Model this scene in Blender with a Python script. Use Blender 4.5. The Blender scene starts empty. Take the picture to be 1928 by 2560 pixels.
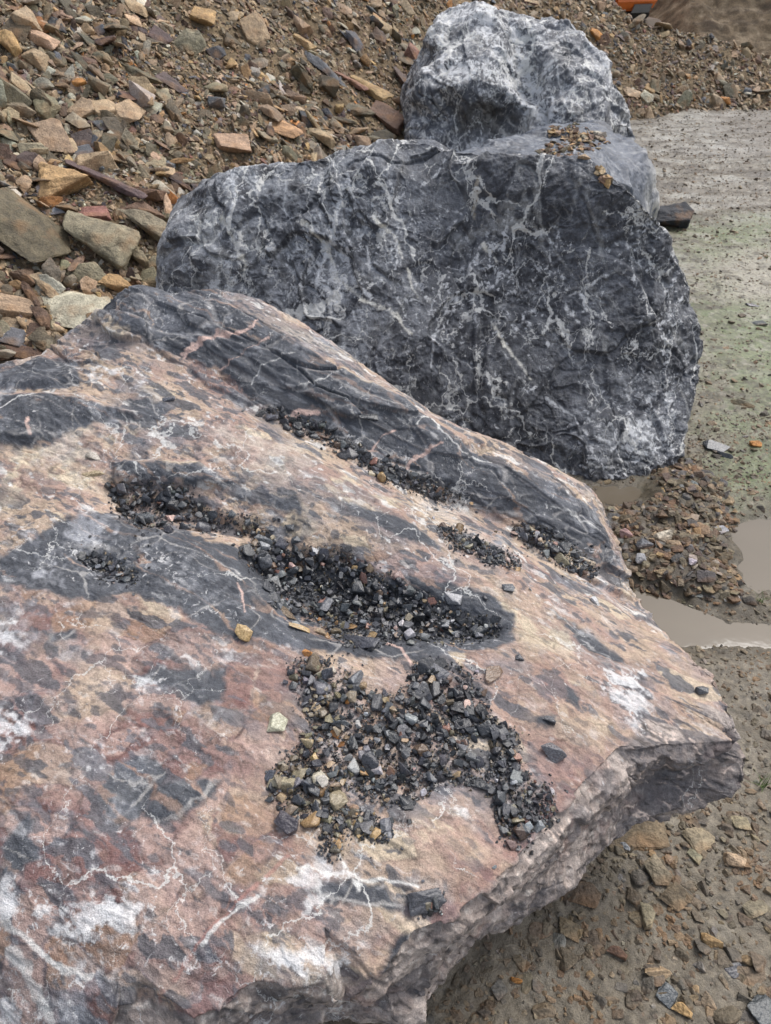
import bpy, bmesh, math, random
import numpy as np
from mathutils import Vector
from mathutils.bvhtree import BVHTree
S = bpy.context.scene
def tick(m): pass
C = S.collection
R = math.radians
random.seed(7)
rng = np.random.default_rng(11)

# ------------------------------------------------------------ camera, sky, sun, exposure
CAM_Z, PITCH, FPX = 1.65, R(40), 1828.0          # metres, tilt below the horizon, focal length in photo pixels (1928x2560)
cam_d = bpy.data.cameras.new('camera'); cam = bpy.data.objects.new('camera', cam_d); C.objects.link(cam)
cam.location = (0, 0, CAM_Z); cam.rotation_euler = (math.pi/2 - PITCH, 0, 0)
cam_d.sensor_fit = 'VERTICAL'; cam_d.sensor_height = 36; cam_d.lens = 36*FPX/2560
cam_d.clip_start = 0.05; cam_d.clip_end = 500
cam_d.dof.use_dof = True; cam_d.dof.focus_distance = 1.5; cam_d.dof.aperture_fstop = 11
S.camera = cam
w = bpy.data.worlds.new('World'); S.world = w; w.use_nodes = True
nt = w.node_tree; bg = nt.nodes['Background']
sky = nt.nodes.new('ShaderNodeTexSky'); sky.sky_type = 'NISHITA'; sky.sun_disc = False
SUN_EL, SUN_AZ = R(56), R(48)                    # azimuth from +Y towards +X
sky.sun_elevation = SUN_EL; sky.sun_rotation = SUN_AZ; sky.air_density = 1.0; sky.dust_density = 4.0
hs = nt.nodes.new('ShaderNodeHueSaturation'); hs.inputs['Saturation'].default_value = 0.55   # cloud veil
nt.links.new(sky.outputs[0], hs.inputs['Color']); nt.links.new(hs.outputs[0], bg.inputs[0]); bg.inputs[1].default_value = 0.15
sl = bpy.data.lights.new('sun', 'SUN'); sl.energy = 1.1; sl.angle = R(28); sl.color = (1, .985, .965)
so = bpy.data.objects.new('sun', sl); C.objects.link(so)
d = Vector((math.sin(SUN_AZ)*math.cos(SUN_EL), math.cos(SUN_AZ)*math.cos(SUN_EL), math.sin(SUN_EL)))
so.rotation_euler = d.to_track_quat('Z', 'Y').to_euler(); so.location = (0, 0, 8)
S.view_settings.view_transform = 'Standard'; S.view_settings.look = 'None'
S.view_settings.exposure = 0.55; S.view_settings.gamma = 1

# ------------------------------------------------------------ helpers: picture point -> ray -> world
K = 1.15726                                       # my survey sheet is 1666 px wide, the photo 1928
def ray(x, y):
    u = (x*K - 964)/FPX; v = (1280 - y*K)/FPX
    return np.array([u, math.cos(PITCH) + v*math.sin(PITCH), -math.sin(PITCH) + v*math.cos(PITCH)])
ORG = np.array([0, 0, CAM_Z])
def Wz(x, y, z):
    r = ray(x, y); return ORG + r*((z - CAM_Z)/r[2])
def Wy(x, y, Y):
    r = ray(x, y); return ORG + r*(Y/r[1])
def project(p):
    q = p - ORG
    dep = q[:, 1]*math.cos(PITCH) - q[:, 2]*math.sin(PITCH)
    up = q[:, 1]*math.sin(PITCH) + q[:, 2]*math.cos(PITCH)
    dd = np.where(dep > 1e-3, dep, 1e-3)
    return (964 + q[:, 0]/dd*FPX)/K, (1280 - up/dd*FPX)/K, dep

# ------------------------------------------------------------ numpy noise
def _h(ix, iy, iz, s):
    n = (ix.astype(np.uint32)*np.uint32(374761393) + iy.astype(np.uint32)*np.uint32(668265263)
         + iz.astype(np.uint32)*np.uint32(2147483647 & 1274126177) + np.uint32((s*974634777 + 12345) & 0xffffffff))
    n = (n ^ (n >> np.uint32(13)))*np.uint32(1274126177); n = (n ^ (n >> np.uint32(16)))*np.uint32(2246822519)
    return n ^ (n >> np.uint32(15))
from concurrent.futures import ThreadPoolExecutor
_TP = ThreadPoolExecutor(4)
def par(fn, p, s):
    if len(p) < 20000: return fn(p, s)
    ch = np.array_split(np.ascontiguousarray(p, float), max(4, len(p)//12000))
    r = list(_TP.map(lambda c: fn(c, s), ch))
    return tuple(np.concatenate(t) for t in zip(*r)) if isinstance(r[0], tuple) else np.concatenate(r)
def perlin(p, s=0): return par(_perlin, p, s)
def worley(p, s=0): return par(_worley, p, s)
def _perlin(p, s=0):
    i = np.floor(p).astype(np.int64); f = p - i; i = i.astype(np.int64)
    u = f*f*f*(f*(f*6 - 15) + 10); out = np.zeros(len(p))
    for dx in (0, 1):
        wx = u[:, 0] if dx else 1 - u[:, 0]
        for dy in (0, 1):
            wy = u[:, 1] if dy else 1 - u[:, 1]
            for dz in (0, 1):
                wz = u[:, 2] if dz else 1 - u[:, 2]
                h = _h((i[:, 0] + dx) & 0xffffffff, (i[:, 1] + dy) & 0xffffffff, (i[:, 2] + dz) & 0xffffffff, s)
                gx = (h & np.uint32(1023)).astype(float)/511.5 - 1
                gy = ((h >> np.uint32(10)) & np.uint32(1023)).astype(float)/511.5 - 1
                gz = ((h >> np.uint32(20)) & np.uint32(1023)).astype(float)/511.5 - 1
                out += wx*wy*wz*(gx*(f[:, 0] - dx) + gy*(f[:, 1] - dy) + gz*(f[:, 2] - dz))
    return out*1.15
def fbm(p, o=4, s=0, g=.5):
    a, t, r = 1., 0., 0.
    for k in range(o):
        r = r + a*perlin(p*2.03**k + 17.3*k, s + k); t += a; a *= g
    return r/t**.5
def ridged(p, o=3, s=0):
    a, t, r = 1., 0., 0.
    for k in range(o):
        r = r + a*(1 - np.minimum(1, np.abs(perlin(p*2.1**k + 9.1*k, s + k))*2.6)); t += a; a *= .5
    return r/t
def _worley(p, s=0):
    """F1, F2 and a random value of the nearest cell."""
    i = np.floor(p).astype(np.int64); f = p - i
    f1 = np.full(len(p), 9.); f2 = f1.copy(); idv = np.zeros(len(p))
    for dx in (-1, 0, 1):
        for dy in (-1, 0, 1):
            for dz in (-1, 0, 1):
                h = _h((i[:, 0] + dx) & 0xffffffff, (i[:, 1] + dy) & 0xffffffff, (i[:, 2] + dz) & 0xffffffff, s)
                px = dx + (h & np.uint32(1023))/1023. - f[:, 0]
                py = dy + ((h >> np.uint32(10)) & np.uint32(1023))/1023. - f[:, 1]
                pz = dz + ((h >> np.uint32(20)) & np.uint32(1023))/1023. - f[:, 2]
                dd = np.sqrt(px*px + py*py + pz*pz)
                n = dd < f1
                f2 = np.where(n, f1, np.minimum(f2, dd)); f1 = np.where(n, dd, f1)
                idv = np.where(n, ((h*np.uint32(2654435761)) >> np.uint32(8) & np.uint32(0xffff))/65535., idv)
    return f1, f2, idv
def sst(x, a, b):
    t = np.clip((x - a)/(b - a), 0, 1); return t*t*(3 - 2*t)
def mixc(c, m, col):
    return c*(1 - m[:, None]) + np.asarray(col)*m[:, None] if np.ndim(col) < 2 else c*(1 - m[:, None]) + col*m[:, None]
def polysd(q, poly):
    """signed distance (positive inside) of 2-D points to a polygon."""
    poly = np.asarray(poly); n = len(poly)
    if len(q) > 5000:                             # only look closely near the polygon
        lo, hi = poly.min(0) - .3, poly.max(0) + .3; m = ((q > lo) & (q < hi)).all(1); r = np.full(len(q), -1e3)
        if m.any(): r[m] = polysd_(q[m], poly)
        return r
    return polysd_(q, poly)
def polysd_(q, poly):
    n = len(poly); d2 = np.full(len(q), 1e9); ins = np.zeros(len(q), bool)
    for k in range(n):
        a, b = poly[k], poly[(k + 1) % n]; e = b - a; wv = q - a
        t = np.clip((wv @ e)/max(e @ e, 1e-12), 0, 1)
        dv = wv - t[:, None]*e; d2 = np.minimum(d2, (dv**2).sum(1))
        c = ((a[1] <= q[:, 1]) != (b[1] <= q[:, 1]))
        xs = a[0] + (q[:, 1] - a[1])/((b[1] - a[1]) if b[1] != a[1] else 1e-9)*e[0]
        ins ^= c & (q[:, 0] < xs)
    return np.where(ins, 1, -1)*np.sqrt(d2)
def linesd(q, line, w0, w1=None):
    """distance to a polyline minus a half width that may taper (positive inside)."""
    line = np.asarray(line)
    if len(q) > 5000:
        pad = max(w0, w1 or 0) + .08; lo, hi = line.min(0) - pad, line.max(0) + pad; m = ((q > lo) & (q < hi)).all(1); r = np.full(len(q), -1e3)
        if m.any(): r[m] = linesd_(q[m], line, w0, w1)
        return r
    return linesd_(q, line, w0, w1)
def linesd_(q, line, w0, w1=None):
    best = np.full(len(q), -9.); n = len(line) - 1; w1 = w0 if w1 is None else w1
    for k in range(n):
        a, b = line[k], line[k + 1]; e = b - a; wv = q - a
        t = np.clip((wv @ e)/max((e @ e), 1e-12), 0, 1)
        dd = np.sqrt(((wv - t[:, None]*e)**2).sum(1)); ww = w0 + (w1 - w0)*(k + t)/n
        best = np.maximum(best, ww - dd)
    return best

# ------------------------------------------------------------ mesh helpers
def refine(V, F, target, maxit=14):
    """split every edge longer than target(midpoint) until none is left."""
    for _ in range(maxit):
        E = np.concatenate([F[:, [0, 1]], F[:, [1, 2]], F[:, [2, 0]]]); E.sort(1)
        U, inv = np.unique(E[:, 0]*np.int64(len(V)) + E[:, 1], return_inverse=True)
        a = U // len(V); b = U % len(V)
        mid = (V[a] + V[b])/2; L = np.linalg.norm(V[a, :3] - V[b, :3], axis=1)
        mk = L > target(mid)
        if not mk.any(): break
        new = np.full(len(U), -1, np.int64); new[mk] = len(V) + np.arange(mk.sum()); V = np.concatenate([V, mid[mk]])
        n = len(F); m = new[inv]; m = np.stack([m[:n], m[n:2*n], m[2*n:]], 1)
        cnt = (m >= 0).sum(1); out = [F[cnt == 0]]
        s = cnt == 3; f, q = F[s], m[s]
        out += [np.stack([f[:, 0], q[:, 0], q[:, 2]], 1), np.stack([q[:, 0], f[:, 1], q[:, 1]], 1), np.stack([q[:, 2], q[:, 1], f[:, 2]], 1), q.copy()]
        for r in range(3):
            r1, r2 = (r + 1) % 3, (r + 2) % 3
            s = (cnt == 1) & (m[:, r] >= 0); f, q = F[s], m[s]
            out += [np.stack([f[:, r], q[:, r], f[:, r2]], 1), np.stack([q[:, r], f[:, r1], f[:, r2]], 1)]
            s = (cnt == 2) & (m[:, r] < 0); f, q = F[s], m[s]       # edge r whole, r1 and r2 split
            out += [np.stack([f[:, r2], q[:, r2], q[:, r1]], 1), np.stack([f[:, r], f[:, r1], q[:, r1]], 1), np.stack([f[:, r], q[:, r1], q[:, r2]], 1)]
        F = np.concatenate(out)
    return V, F
def vnormals(V, F):
    fn = np.cross(V[F[:, 1]] - V[F[:, 0]], V[F[:, 2]] - V[F[:, 0]]); N = np.zeros_like(V)
    for k in range(3):
        for c in range(3): N[:, c] += np.bincount(F[:, k], fn[:, c], len(V))
    return N/np.maximum(np.linalg.norm(N, axis=1), 1e-12)[:, None]
def tomesh(name, V, F, col=None, smooth=True):
    me = bpy.data.meshes.new(name); me.vertices.add(len(V)); me.vertices.foreach_set('co', np.asarray(V, np.float32).ravel())
    me.loops.add(len(F)*3); me.loops.foreach_set('vertex_index', np.asarray(F, np.int32).ravel())
    me.polygons.add(len(F)); me.polygons.foreach_set('loop_start', np.arange(len(F), dtype=np.int32)*3)
    me.polygons.foreach_set('loop_total', np.full(len(F), 3, np.int32))
    me.polygons.foreach_set('use_smooth', np.full(len(F), smooth, bool))
    if col is not None:
        at = me.attributes.new('col', 'FLOAT_COLOR', 'POINT'); c4 = np.ones((len(V), 4), np.float32); c4[:, :col.shape[1]] = np.clip(col, 0, 1)
        at.data.foreach_set('color', c4.ravel())
    me.update(calc_edges=True); me.validate(); return me
def link(name, me, mat, parent=None, loc=None):
    o = bpy.data.objects.new(name, me); C.objects.link(o)
    if mat and not me.materials: me.materials.append(mat)
    if parent: o.parent = parent
    if loc is not None: o.location = loc
    return o
def tag(o, label=None, cat=None, group=None, kind=None):
    if label: o['label'] = label
    if cat: o['category'] = cat
    if group: o['group'] = group
    if kind: o['kind'] = kind
    return o
def pxtarget(k, coarse, far=40, near=.0):
    def f(m):
        x, y, dep = project(m); dist = np.linalg.norm(m - ORG, axis=1)
        t = np.maximum(k*dist/731., near)
        vis = (dep > .1) & (x > -80) & (x < 1746) & (y > -90) & (y < 2300)
        return np.where(vis, t, np.maximum(np.where((dist < 7) & (m[:, 1] > -1.5), min(coarse, .07), coarse), t*3))
    return f
def hull(points):
    bm = bmesh.new()
    for p in points: bm.verts.new(p)
    r = bmesh.ops.convex_hull(bm, input=bm.verts[:])
    bmesh.ops.triangulate(bm, faces=bm.faces[:]); bm.verts.index_update()
    V = np.array([v.co[:] for v in bm.verts]); F = np.array([[v.index for v in f.verts] for f in bm.faces]); bm.free()
    used, inv = np.unique(F, return_inverse=True)     # points left inside the hull are dropped
    return V[used], inv.reshape(F.shape)

# ------------------------------------------------------------ materials
def mat_rock(name, rough=.62, bump=.35, scales=((180, .5), (600, .35)), speck=.25, spec=.4, roughvar=.15, dist=.004, stain=None, dust=None, veins=None):
    m = bpy.data.materials.new(name); m.use_nodes = True; t = m.node_tree; N = t.nodes; L = t.links
    b = N['Principled BSDF']; at = N.new('ShaderNodeAttribute'); at.attribute_name = 'col'
    tc = N.new('ShaderNodeTexCoord')
    n1 = N.new('ShaderNodeTexNoise'); n1.inputs['Scale'].default_value = scales[0][0]; n1.inputs['Detail'].default_value = 6; n1.inputs['Roughness'].default_value = .7
    n2 = N.new('ShaderNodeTexNoise'); n2.inputs['Scale'].default_value = scales[1][0]; n2.inputs['Detail'].default_value = 2
    L.new(tc.outputs['Object'], n1.inputs['Vector']); L.new(tc.outputs['Object'], n2.inputs['Vector'])
    mr = N.new('ShaderNodeMapRange'); mr.inputs[1].default_value = .3; mr.inputs[2].default_value = .7
    mr.inputs[3].default_value = 1 - speck; mr.inputs[4].default_value = 1 + speck*1.1
    L.new(n1.outputs['Fac'], mr.inputs[0])
    mr2 = N.new('ShaderNodeMapRange'); mr2.inputs[1].default_value = .3; mr2.inputs[2].default_value = .7
    mr2.inputs[3].default_value = 1 - speck*.7; mr2.inputs[4].default_value = 1 + speck*.8
    L.new(n2.outputs['Fac'], mr2.inputs[0])
    mm = N.new('ShaderNodeMath'); mm.operation = 'MULTIPLY'; L.new(mr.outputs[0], mm.inputs[0]); L.new(mr2.outputs[0], mm.inputs[1])
    vm = N.new('ShaderNodeVectorMath'); vm.operation = 'SCALE'; L.new(at.outputs['Color'], vm.inputs[0]); L.new(mm.outputs[0], vm.inputs['Scale'])
    colout = vm.outputs[0]
    if stain:
        n3 = N.new('ShaderNodeTexNoise'); n3.inputs['Scale'].default_value = stain[1]; n3.inputs['Detail'].default_value = 5
        L.new(tc.outputs['Object'], n3.inputs['Vector'])
        m3 = N.new('ShaderNodeMapRange'); m3.inputs[1].default_value = .5; m3.inputs[2].default_value = .68; m3.inputs[3].default_value = 0; m3.inputs[4].default_value = stain[2]
        L.new(n3.outputs['Fac'], m3.inputs[0]); mx = N.new('ShaderNodeMix'); mx.data_type = 'RGBA'
        L.new(m3.outputs[0], mx.inputs['Factor']); L.new(colout, mx.inputs['A']); mx.inputs['B'].default_value = (*stain[0], 1); colout = mx.outputs['Result']
    if dust:                                      # crisp mineral grain; its density is carried by the mesh
        n4 = N.new('ShaderNodeTexNoise'); n4.inputs['Scale'].default_value = dust[0]; n4.inputs['Detail'].default_value = 7; n4.inputs['Roughness'].default_value = .72
        n4.inputs['Distortion'].default_value = .6
        L.new(tc.outputs['Object'], n4.inputs['Vector'])
        th = N.new('ShaderNodeMath'); th.operation = 'MULTIPLY_ADD'; L.new(at.outputs['Alpha'], th.inputs[0]); th.inputs[1].default_value = .45; L.new(n4.outputs['Fac'], th.inputs[2])
        m4 = N.new('ShaderNodeMapRange'); m4.inputs[1].default_value = .69; m4.inputs[2].default_value = .76; m4.inputs[3].default_value = 0; m4.inputs[4].default_value = dust[2]
        L.new(th.outputs[0], m4.inputs[0]); mx = N.new('ShaderNodeMix'); mx.data_type = 'RGBA'; L.new(m4.outputs[0], mx.inputs['Factor'])
        L.new(colout, mx.inputs['A']); mx.inputs['B'].default_value = (*dust[1], 1); colout = mx.outputs['Result']
    if veins:                                     # thin calcite veins along a crack network, fading in and out
        wn = N.new('ShaderNodeTexNoise'); wn.inputs['Scale'].default_value = 3.5; wn.inputs['Detail'].default_value = 8; wn.inputs['Roughness'].default_value = .6; L.new(tc.outputs['Object'], wn.inputs['Vector'])
        wm = N.new('ShaderNodeVectorMath'); wm.operation = 'MULTIPLY_ADD'; L.new(wn.outputs['Color'], wm.inputs[0]); wm.inputs[1].default_value = (.34, .34, .34); L.new(tc.outputs['Object'], wm.inputs[2])
        for k, (sc, wdt, amt, rot, lo) in enumerate(veins):
            mp = N.new('ShaderNodeMapping'); mp.inputs['Rotation'].default_value = (0, rot, 0); mp.inputs['Scale'].default_value = (1.5, 1.1, .6); mp.inputs['Location'].default_value = (k*3.3, k*1.7, k*.9); L.new(wm.outputs[0], mp.inputs['Vector'])
            vo = N.new('ShaderNodeTexVoronoi'); vo.feature = 'DISTANCE_TO_EDGE'; vo.inputs['Scale'].default_value = sc; L.new(mp.outputs[0], vo.inputs['Vector'])
            ms = N.new('ShaderNodeTexNoise'); ms.inputs['Scale'].default_value = 2.2 + 1.7*k; ms.inputs['Detail'].default_value = 6; ms.inputs['Roughness'].default_value = .65; L.new(mp.outputs[0], ms.inputs['Vector'])
            wr = N.new('ShaderNodeMapRange'); wr.inputs[1].default_value = lo; wr.inputs[2].default_value = lo + .22; wr.inputs[3].default_value = 0; wr.inputs[4].default_value = wdt; L.new(ms.outputs['Fac'], wr.inputs[0])
            sb = N.new('ShaderNodeMath'); sb.operation = 'SUBTRACT'; L.new(wr.outputs[0], sb.inputs[0]); L.new(vo.outputs['Distance'], sb.inputs[1])
            mv = N.new('ShaderNodeMapRange'); mv.inputs[1].default_value = 0; mv.inputs[2].default_value = wdt*.25; mv.inputs[3].default_value = 0; mv.inputs[4].default_value = amt; L.new(sb.outputs[0], mv.inputs[0])
            mx = N.new('ShaderNodeMix'); mx.data_type = 'RGBA'; L.new(mv.outputs[0], mx.inputs['Factor']); L.new(colout, mx.inputs['A']); mx.inputs['B'].default_value = (.74, .735, .70, 1); colout = mx.outputs['Result']
    L.new(colout, b.inputs['Base Color'])
    rr = N.new('ShaderNodeMapRange'); rr.inputs[1].default_value = .3; rr.inputs[2].default_value = .7
    rr.inputs[3].default_value = rough - roughvar; rr.inputs[4].default_value = rough + roughvar
    L.new(n1.outputs['Fac'], rr.inputs[0]); L.new(rr.outputs[0], b.inputs['Roughness'])
    b.inputs['Specular IOR Level'].default_value = spec
    ad = N.new('ShaderNodeMath'); ad.operation = 'MULTIPLY_ADD'; L.new(n2.outputs['Fac'], ad.inputs[0]); ad.inputs[1].default_value = scales[1][1]; L.new(n1.outputs['Fac'], ad.inputs[2])
    bu = N.new('ShaderNodeBump'); bu.inputs['Strength'].default_value = bump; bu.inputs['Distance'].default_value = dist
    L.new(ad.outputs[0], bu.inputs['Height']); L.new(bu.outputs[0], b.inputs['Normal'])
    return m
M_B1 = mat_rock('breccia rock', .50, .6, ((110, .5), (460, .4)), .27, .32, .14, .007, dust=(60, (.66, .65, .64), .8), veins=((3.2, .013, .6, R(20), .50), (8.0, .022, .5, R(-35), .52)))
M_B2 = mat_rock('veined limestone', .55, .7, ((60, .5), (260, .45)), .36, .38, .15, .016, dust=(38, (.72, .73, .74), .85), veins=((1.7, .030, .9, R(32), .44), (4.2, .045, .85, R(25), .46), (9.0, .060, .75, R(-30), .48)))
M_B3 = mat_rock('blue grey limestone', .42, .5, ((50, .5), (220, .4)), .25, .4, .12, .012, dust=(30, (.60, .62, .64), .7))
M_GRAVEL = mat_rock('crushed gravel', .27, .5, ((260, .5), (900, .3)), .38, .65, .14, .002)
M_RUB = mat_rock('shale rubble', .66, .8, ((28, .5), (150, .4)), .36, .35, .12, .012, ((.30, .165, .075), 9, .5))
M_SOIL = mat_rock('slope soil', .9, .8, ((40, .5), (220, .5)), .40, .2, .05, .015)
M_MUD = mat_rock('wet mud', .40, .7, ((60, .5), (330, .5)), .30, .35, .2, .006)
def mat_plain(name, c, rough, metal=0, bump=0):
    m = bpy.data.materials.new(name); m.use_nodes = True; t = m.node_tree; b = t.nodes['Principled BSDF']
    n = t.nodes.new('ShaderNodeTexNoise'); n.inputs['Scale'].default_value = 14; n.inputs['Detail'].default_value = 6
    r = t.nodes.new('ShaderNodeMix'); r.data_type = 'RGBA'; r.inputs['A'].default_value = (*c, 1); r.inputs['B'].default_value = (*[x*.6 for x in c], 1)
    t.links.new(n.outputs['Fac'], r.inputs['Factor']); t.links.new(r.outputs['Result'], b.inputs['Base Color'])
    b.inputs['Roughness'].default_value = rough; b.inputs['Metallic'].default_value = metal
    if bump:
        bu = t.nodes.new('ShaderNodeBump'); bu.inputs['Strength'].default_value = bump; bu.inputs['Distance'].default_value = .002
        t.links.new(n.outputs['Fac'], bu.inputs['Height']); t.links.new(bu.outputs[0], b.inputs['Normal'])
    return m

# ------------------------------------------------------------ ground
tick('ground')
def gz(lst): return np.array([Wz(x, y, 0)[:2] for x, y in lst])
PUD = [gz([(1290, 1046), (1345, 1040), (1400, 1036), (1436, 1060), (1420, 1086), (1370, 1094), (1325, 1082), (1290, 1075)]),
       gz([(1300, 1262), (1370, 1270), (1430, 1283), (1500, 1312), (1580, 1338), (1700, 1345), (1760, 1380), (1700, 1396), (1560, 1388), (1450, 1392), (1380, 1380), (1300, 1330)]),
       gz([(1560, 1150), (1620, 1128), (1720, 1110), (1760, 1200), (1720, 1285), (1640, 1268), (1590, 1225)])]
MOUND = gz([(1330, 1110), (1420, 1030), (1500, 1000), (1560, 1060), (1580, 1130), (1570, 1200), (1600, 1290), (1500, 1290), (1400, 1265), (1330, 1250)])
GREEN = gz([(1480, 480), (1800, 470), (1800, 1110), (1660, 1110), (1560, 1100), (1500, 1000), (1530, 850), (1510, 700), (1470, 560)])
PALE = gz([(1540, 575), (1620, 540), (1800, 530), (1800, 640), (1660, 650), (1580, 640)])
PALE2 = gz([(1420, 285), (1560, 240), (1700, 235), (1760, 330), (1600, 340), (1480, 330)])
def ground_parts(q):
    p3 = np.c_[q, np.zeros(len(q))]
    wq = q + .05*np.c_[perlin(p3*6, 3), perlin(p3*6, 4)]
    return p3, wq
def ground_z(q, fine=True):
    p3, wq = ground_parts(q)
    z = .006*fbm(p3*2.2, 3, 21) + .25*sst(np.hypot(q[:, 0], q[:, 1]), 14, 60)*0
    if fine: z = z + .0075*fbm(p3*26, 4, 25) + .004*np.maximum(0, fbm(p3*11, 3, 29))
    for pu in PUD: z = z - .030*sst(polysd(wq, pu) + .04*perlin(p3*9, 37), -.09, .10)
    z = z + .045*sst(polysd(wq, MOUND), -.05, .12)*(1 + .8*fbm(p3*12, 3, 31))
    # churned wheel tracks farther off
    z = z + .010*sst(q[:, 1], 1.8, 2.6)*fbm(p3*7, 4, 35) + .05*sst(q[:, 1], 3.2, 6)*fbm(np.c_[q[:, 0]*1.2, q[:, 1]*2.6, 0*q[:, 0]], 3, 33)
    return z
gv = np.array([(-200, -200, 0), (200, -200, 0), (200, 200, 0), (-200, 200, 0)], float); gf = np.array([(0, 1, 2), (0, 2, 3)])
def gt(m):
    base = pxtarget(2.4, .5)(m); x, y, dep = project(m)
    hid = (x < 1180) & (y < 2040)                # under the boulders and the heap
    return np.where(hid, np.maximum(base*5, .05), base)
GV, GF = refine(gv, gf, gt, 22)
GV[:, 2] = ground_z(GV[:, :2])
p3, wq = ground_parts(GV[:, :2]); q = GV[:, :2]
gc = np.tile(np.array([.20, .172, .128]), (len(GV), 1))
n1 = fbm(p3*3, 4, 41); n2 = fbm(p3*25, 3, 45); n3 = fbm(p3*np.array([5, 14, 1]), 4, 48)
gc = mixc(gc, sst(n1, -.1, .5)*.6, (.26, .225, .168))
gc = mixc(gc, sst(n2, .1, .5)*.5, (.12, .098, .07))
far = sst(q[:, 1], 2.0, 3.2)
n4 = fbm(p3*np.array([2.2, 5, 1]), 4, 58); gc = mixc(gc, far*.75, (.165, .145, .112)); gc = mixc(gc, far*sst(n4 + .4*n3, .0, .3)*.8, (.34, .33, .29)); gc = mixc(gc, far*sst(n4 + .6*n3, -.02, -.32)*.85, (.075, .062, .046)); gc = mixc(gc, sst(n2 + .5*n3, .1, .5)*.5, (.10, .082, .06))
gr = sst(polysd(wq, GREEN) + .35*n1 + .15*n2, -.30, .35)*.85
gc = mixc(gc, gr*.9*sst(n1 + .6*n3, -.8, .1), (.165, .205, .095)); gc = mixc(gc, gr*sst(n4 + .6*n2, .1, .4)*.6, (.24, .235, .165)); gc = mixc(gc, gr*sst(n2 - n4, .15, .45)*.7, (.085, .085, .05)); gc = mixc(gc, gr*sst(n3 + .5*n2, .1, .4)*.7, (.085, .13, .035))
gc = mixc(gc, sst(polysd(wq, PALE), -.25, .15)*.85, (.34, .31, .25))
gc = mixc(gc, sst(polysd(wq, PALE2), -.5, .3)*.6*sst(n3, -.4, .2), (.31, .30, .27))
gc = mixc(gc, sst(polysd(wq, MOUND), -.05, .06)*.7, (.085, .065, .045))
for pu in PUD: gc = mixc(gc, sst(polysd(wq, pu) + .03*n2, -.09, -.03)*.75, (.095, .078, .052))
n6 = fbm(p3*9, 4, 59, .7); n7 = fbm(p3*34, 3, 57)
gc = mixc(gc, sst(n6 + .3*n7, .08, .4)*.65*(.5 + .5*far), (.29, .27, .225)); gc = mixc(gc, sst(-n6 - .4*n7, .05, .38)*.75*(.4 + .6*far), (.075, .064, .046)); gc = mixc(gc, sst(n7, .2, .45)*.5, (.26, .225, .17)); gc = mixc(gc, sst(-n7, .2, .42)*.6, (.06, .05, .038))
RUT = sst(polysd(wq, gz([(1560,250),(1700,240),(1720,330),(1640,320)])), -.5, .3); gc = mixc(gc, RUT*.6, (.10, .078, .055))
gc *= (.98 - .16*(1 - far))[:, None]*np.ones((1, 3)); gc *= (1 + .5*fbm(p3*60, 3, 52) + .2*n2)[:, None]
ground = link('ground', tomesh('ground', GV, GF, gc), M_MUD); tag(ground, kind='structure')
def mat_water():
    m = bpy.data.materials.new('muddy water'); m.use_nodes = True; t = m.node_tree; b = t.nodes['Principled BSDF']
    tc = t.nodes.new('ShaderNodeTexCoord'); n = t.nodes.new('ShaderNodeTexNoise'); n.inputs['Scale'].default_value = 3; n.inputs['Detail'].default_value = 4
    t.links.new(tc.outputs['Object'], n.inputs['Vector'])
    r = t.nodes.new('ShaderNodeMix'); r.data_type = 'RGBA'; r.inputs['A'].default_value = (.10, .083, .06, 1); r.inputs['B'].default_value = (.15, .125, .092, 1)
    t.links.new(n.outputs['Fac'], r.inputs['Factor']); t.links.new(r.outputs['Result'], b.inputs['Base Color'])
    b.inputs['Roughness'].default_value = .04; b.inputs['IOR'].default_value = 1.42
    n2 = t.nodes.new('ShaderNodeTexNoise'); n2.inputs['Scale'].default_value = 25; t.links.new(tc.outputs['Object'], n2.inputs['Vector'])
    bu = t.nodes.new('ShaderNodeBump'); bu.inputs['Strength'].default_value = .08; bu.inputs['Distance'].default_value = .002
    t.links.new(n2.outputs['Fac'], bu.inputs['Height']); t.links.new(bu.outputs[0], b.inputs['Normal'])
    return m
M_WATER = mat_water()
for pu, z in zip(PUD, (-.012, -.0125, -.0115)):
    c = pu.mean(0); big = c + (pu - c)*1.12
    V = np.c_[np.vstack([big, c]), np.full(len(big) + 1, z)]; n = len(big)
    me = tomesh('puddle', V, np.array([(n, k, (k + 1) % n) for k in range(n)]))
    N = me.polygons[0].normal
    if N.z < 0: me.flip_normals()
    tag(link('puddle', me, M_WATER), kind='structure')

# ------------------------------------------------------------ rubble slope and far bank
tick('rubble slope and far bank')
TOE = np.array([(-6, -2.5), (-3, .2), (-1.75, 1.9), (-.95, 2.9), (-.1, 4.1), (1.1, 6.3), (2.48, 7.95), (4, 8.5), (6, 9.3), (9, 10.5)], float)
def toe_s(q):
    """distance inside (up-slope of) the toe line."""
    best = np.full(len(q), 1e9); sg = np.ones(len(q))
    for k in range(len(TOE) - 1):
        a, b = TOE[k], TOE[k + 1]; e = b - a; wv = q - a; t = np.clip((wv @ e)/(e @ e), 0, 1)
        dd = np.linalg.norm(wv - t[:, None]*e, axis=1); cr = e[0]*wv[:, 1] - e[1]*wv[:, 0]
        n = dd < best; best = np.where(n, dd, best); sg = np.where(n, np.sign(cr), sg)
    return best*sg
def cap(x): return np.interp(x, [-2, 0, 1, 2, 2.72, 3.78, 4.5, 6, 8], [6, 3, 1.9, 1.0, .66, .43, .26, .08, -.05])
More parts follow.
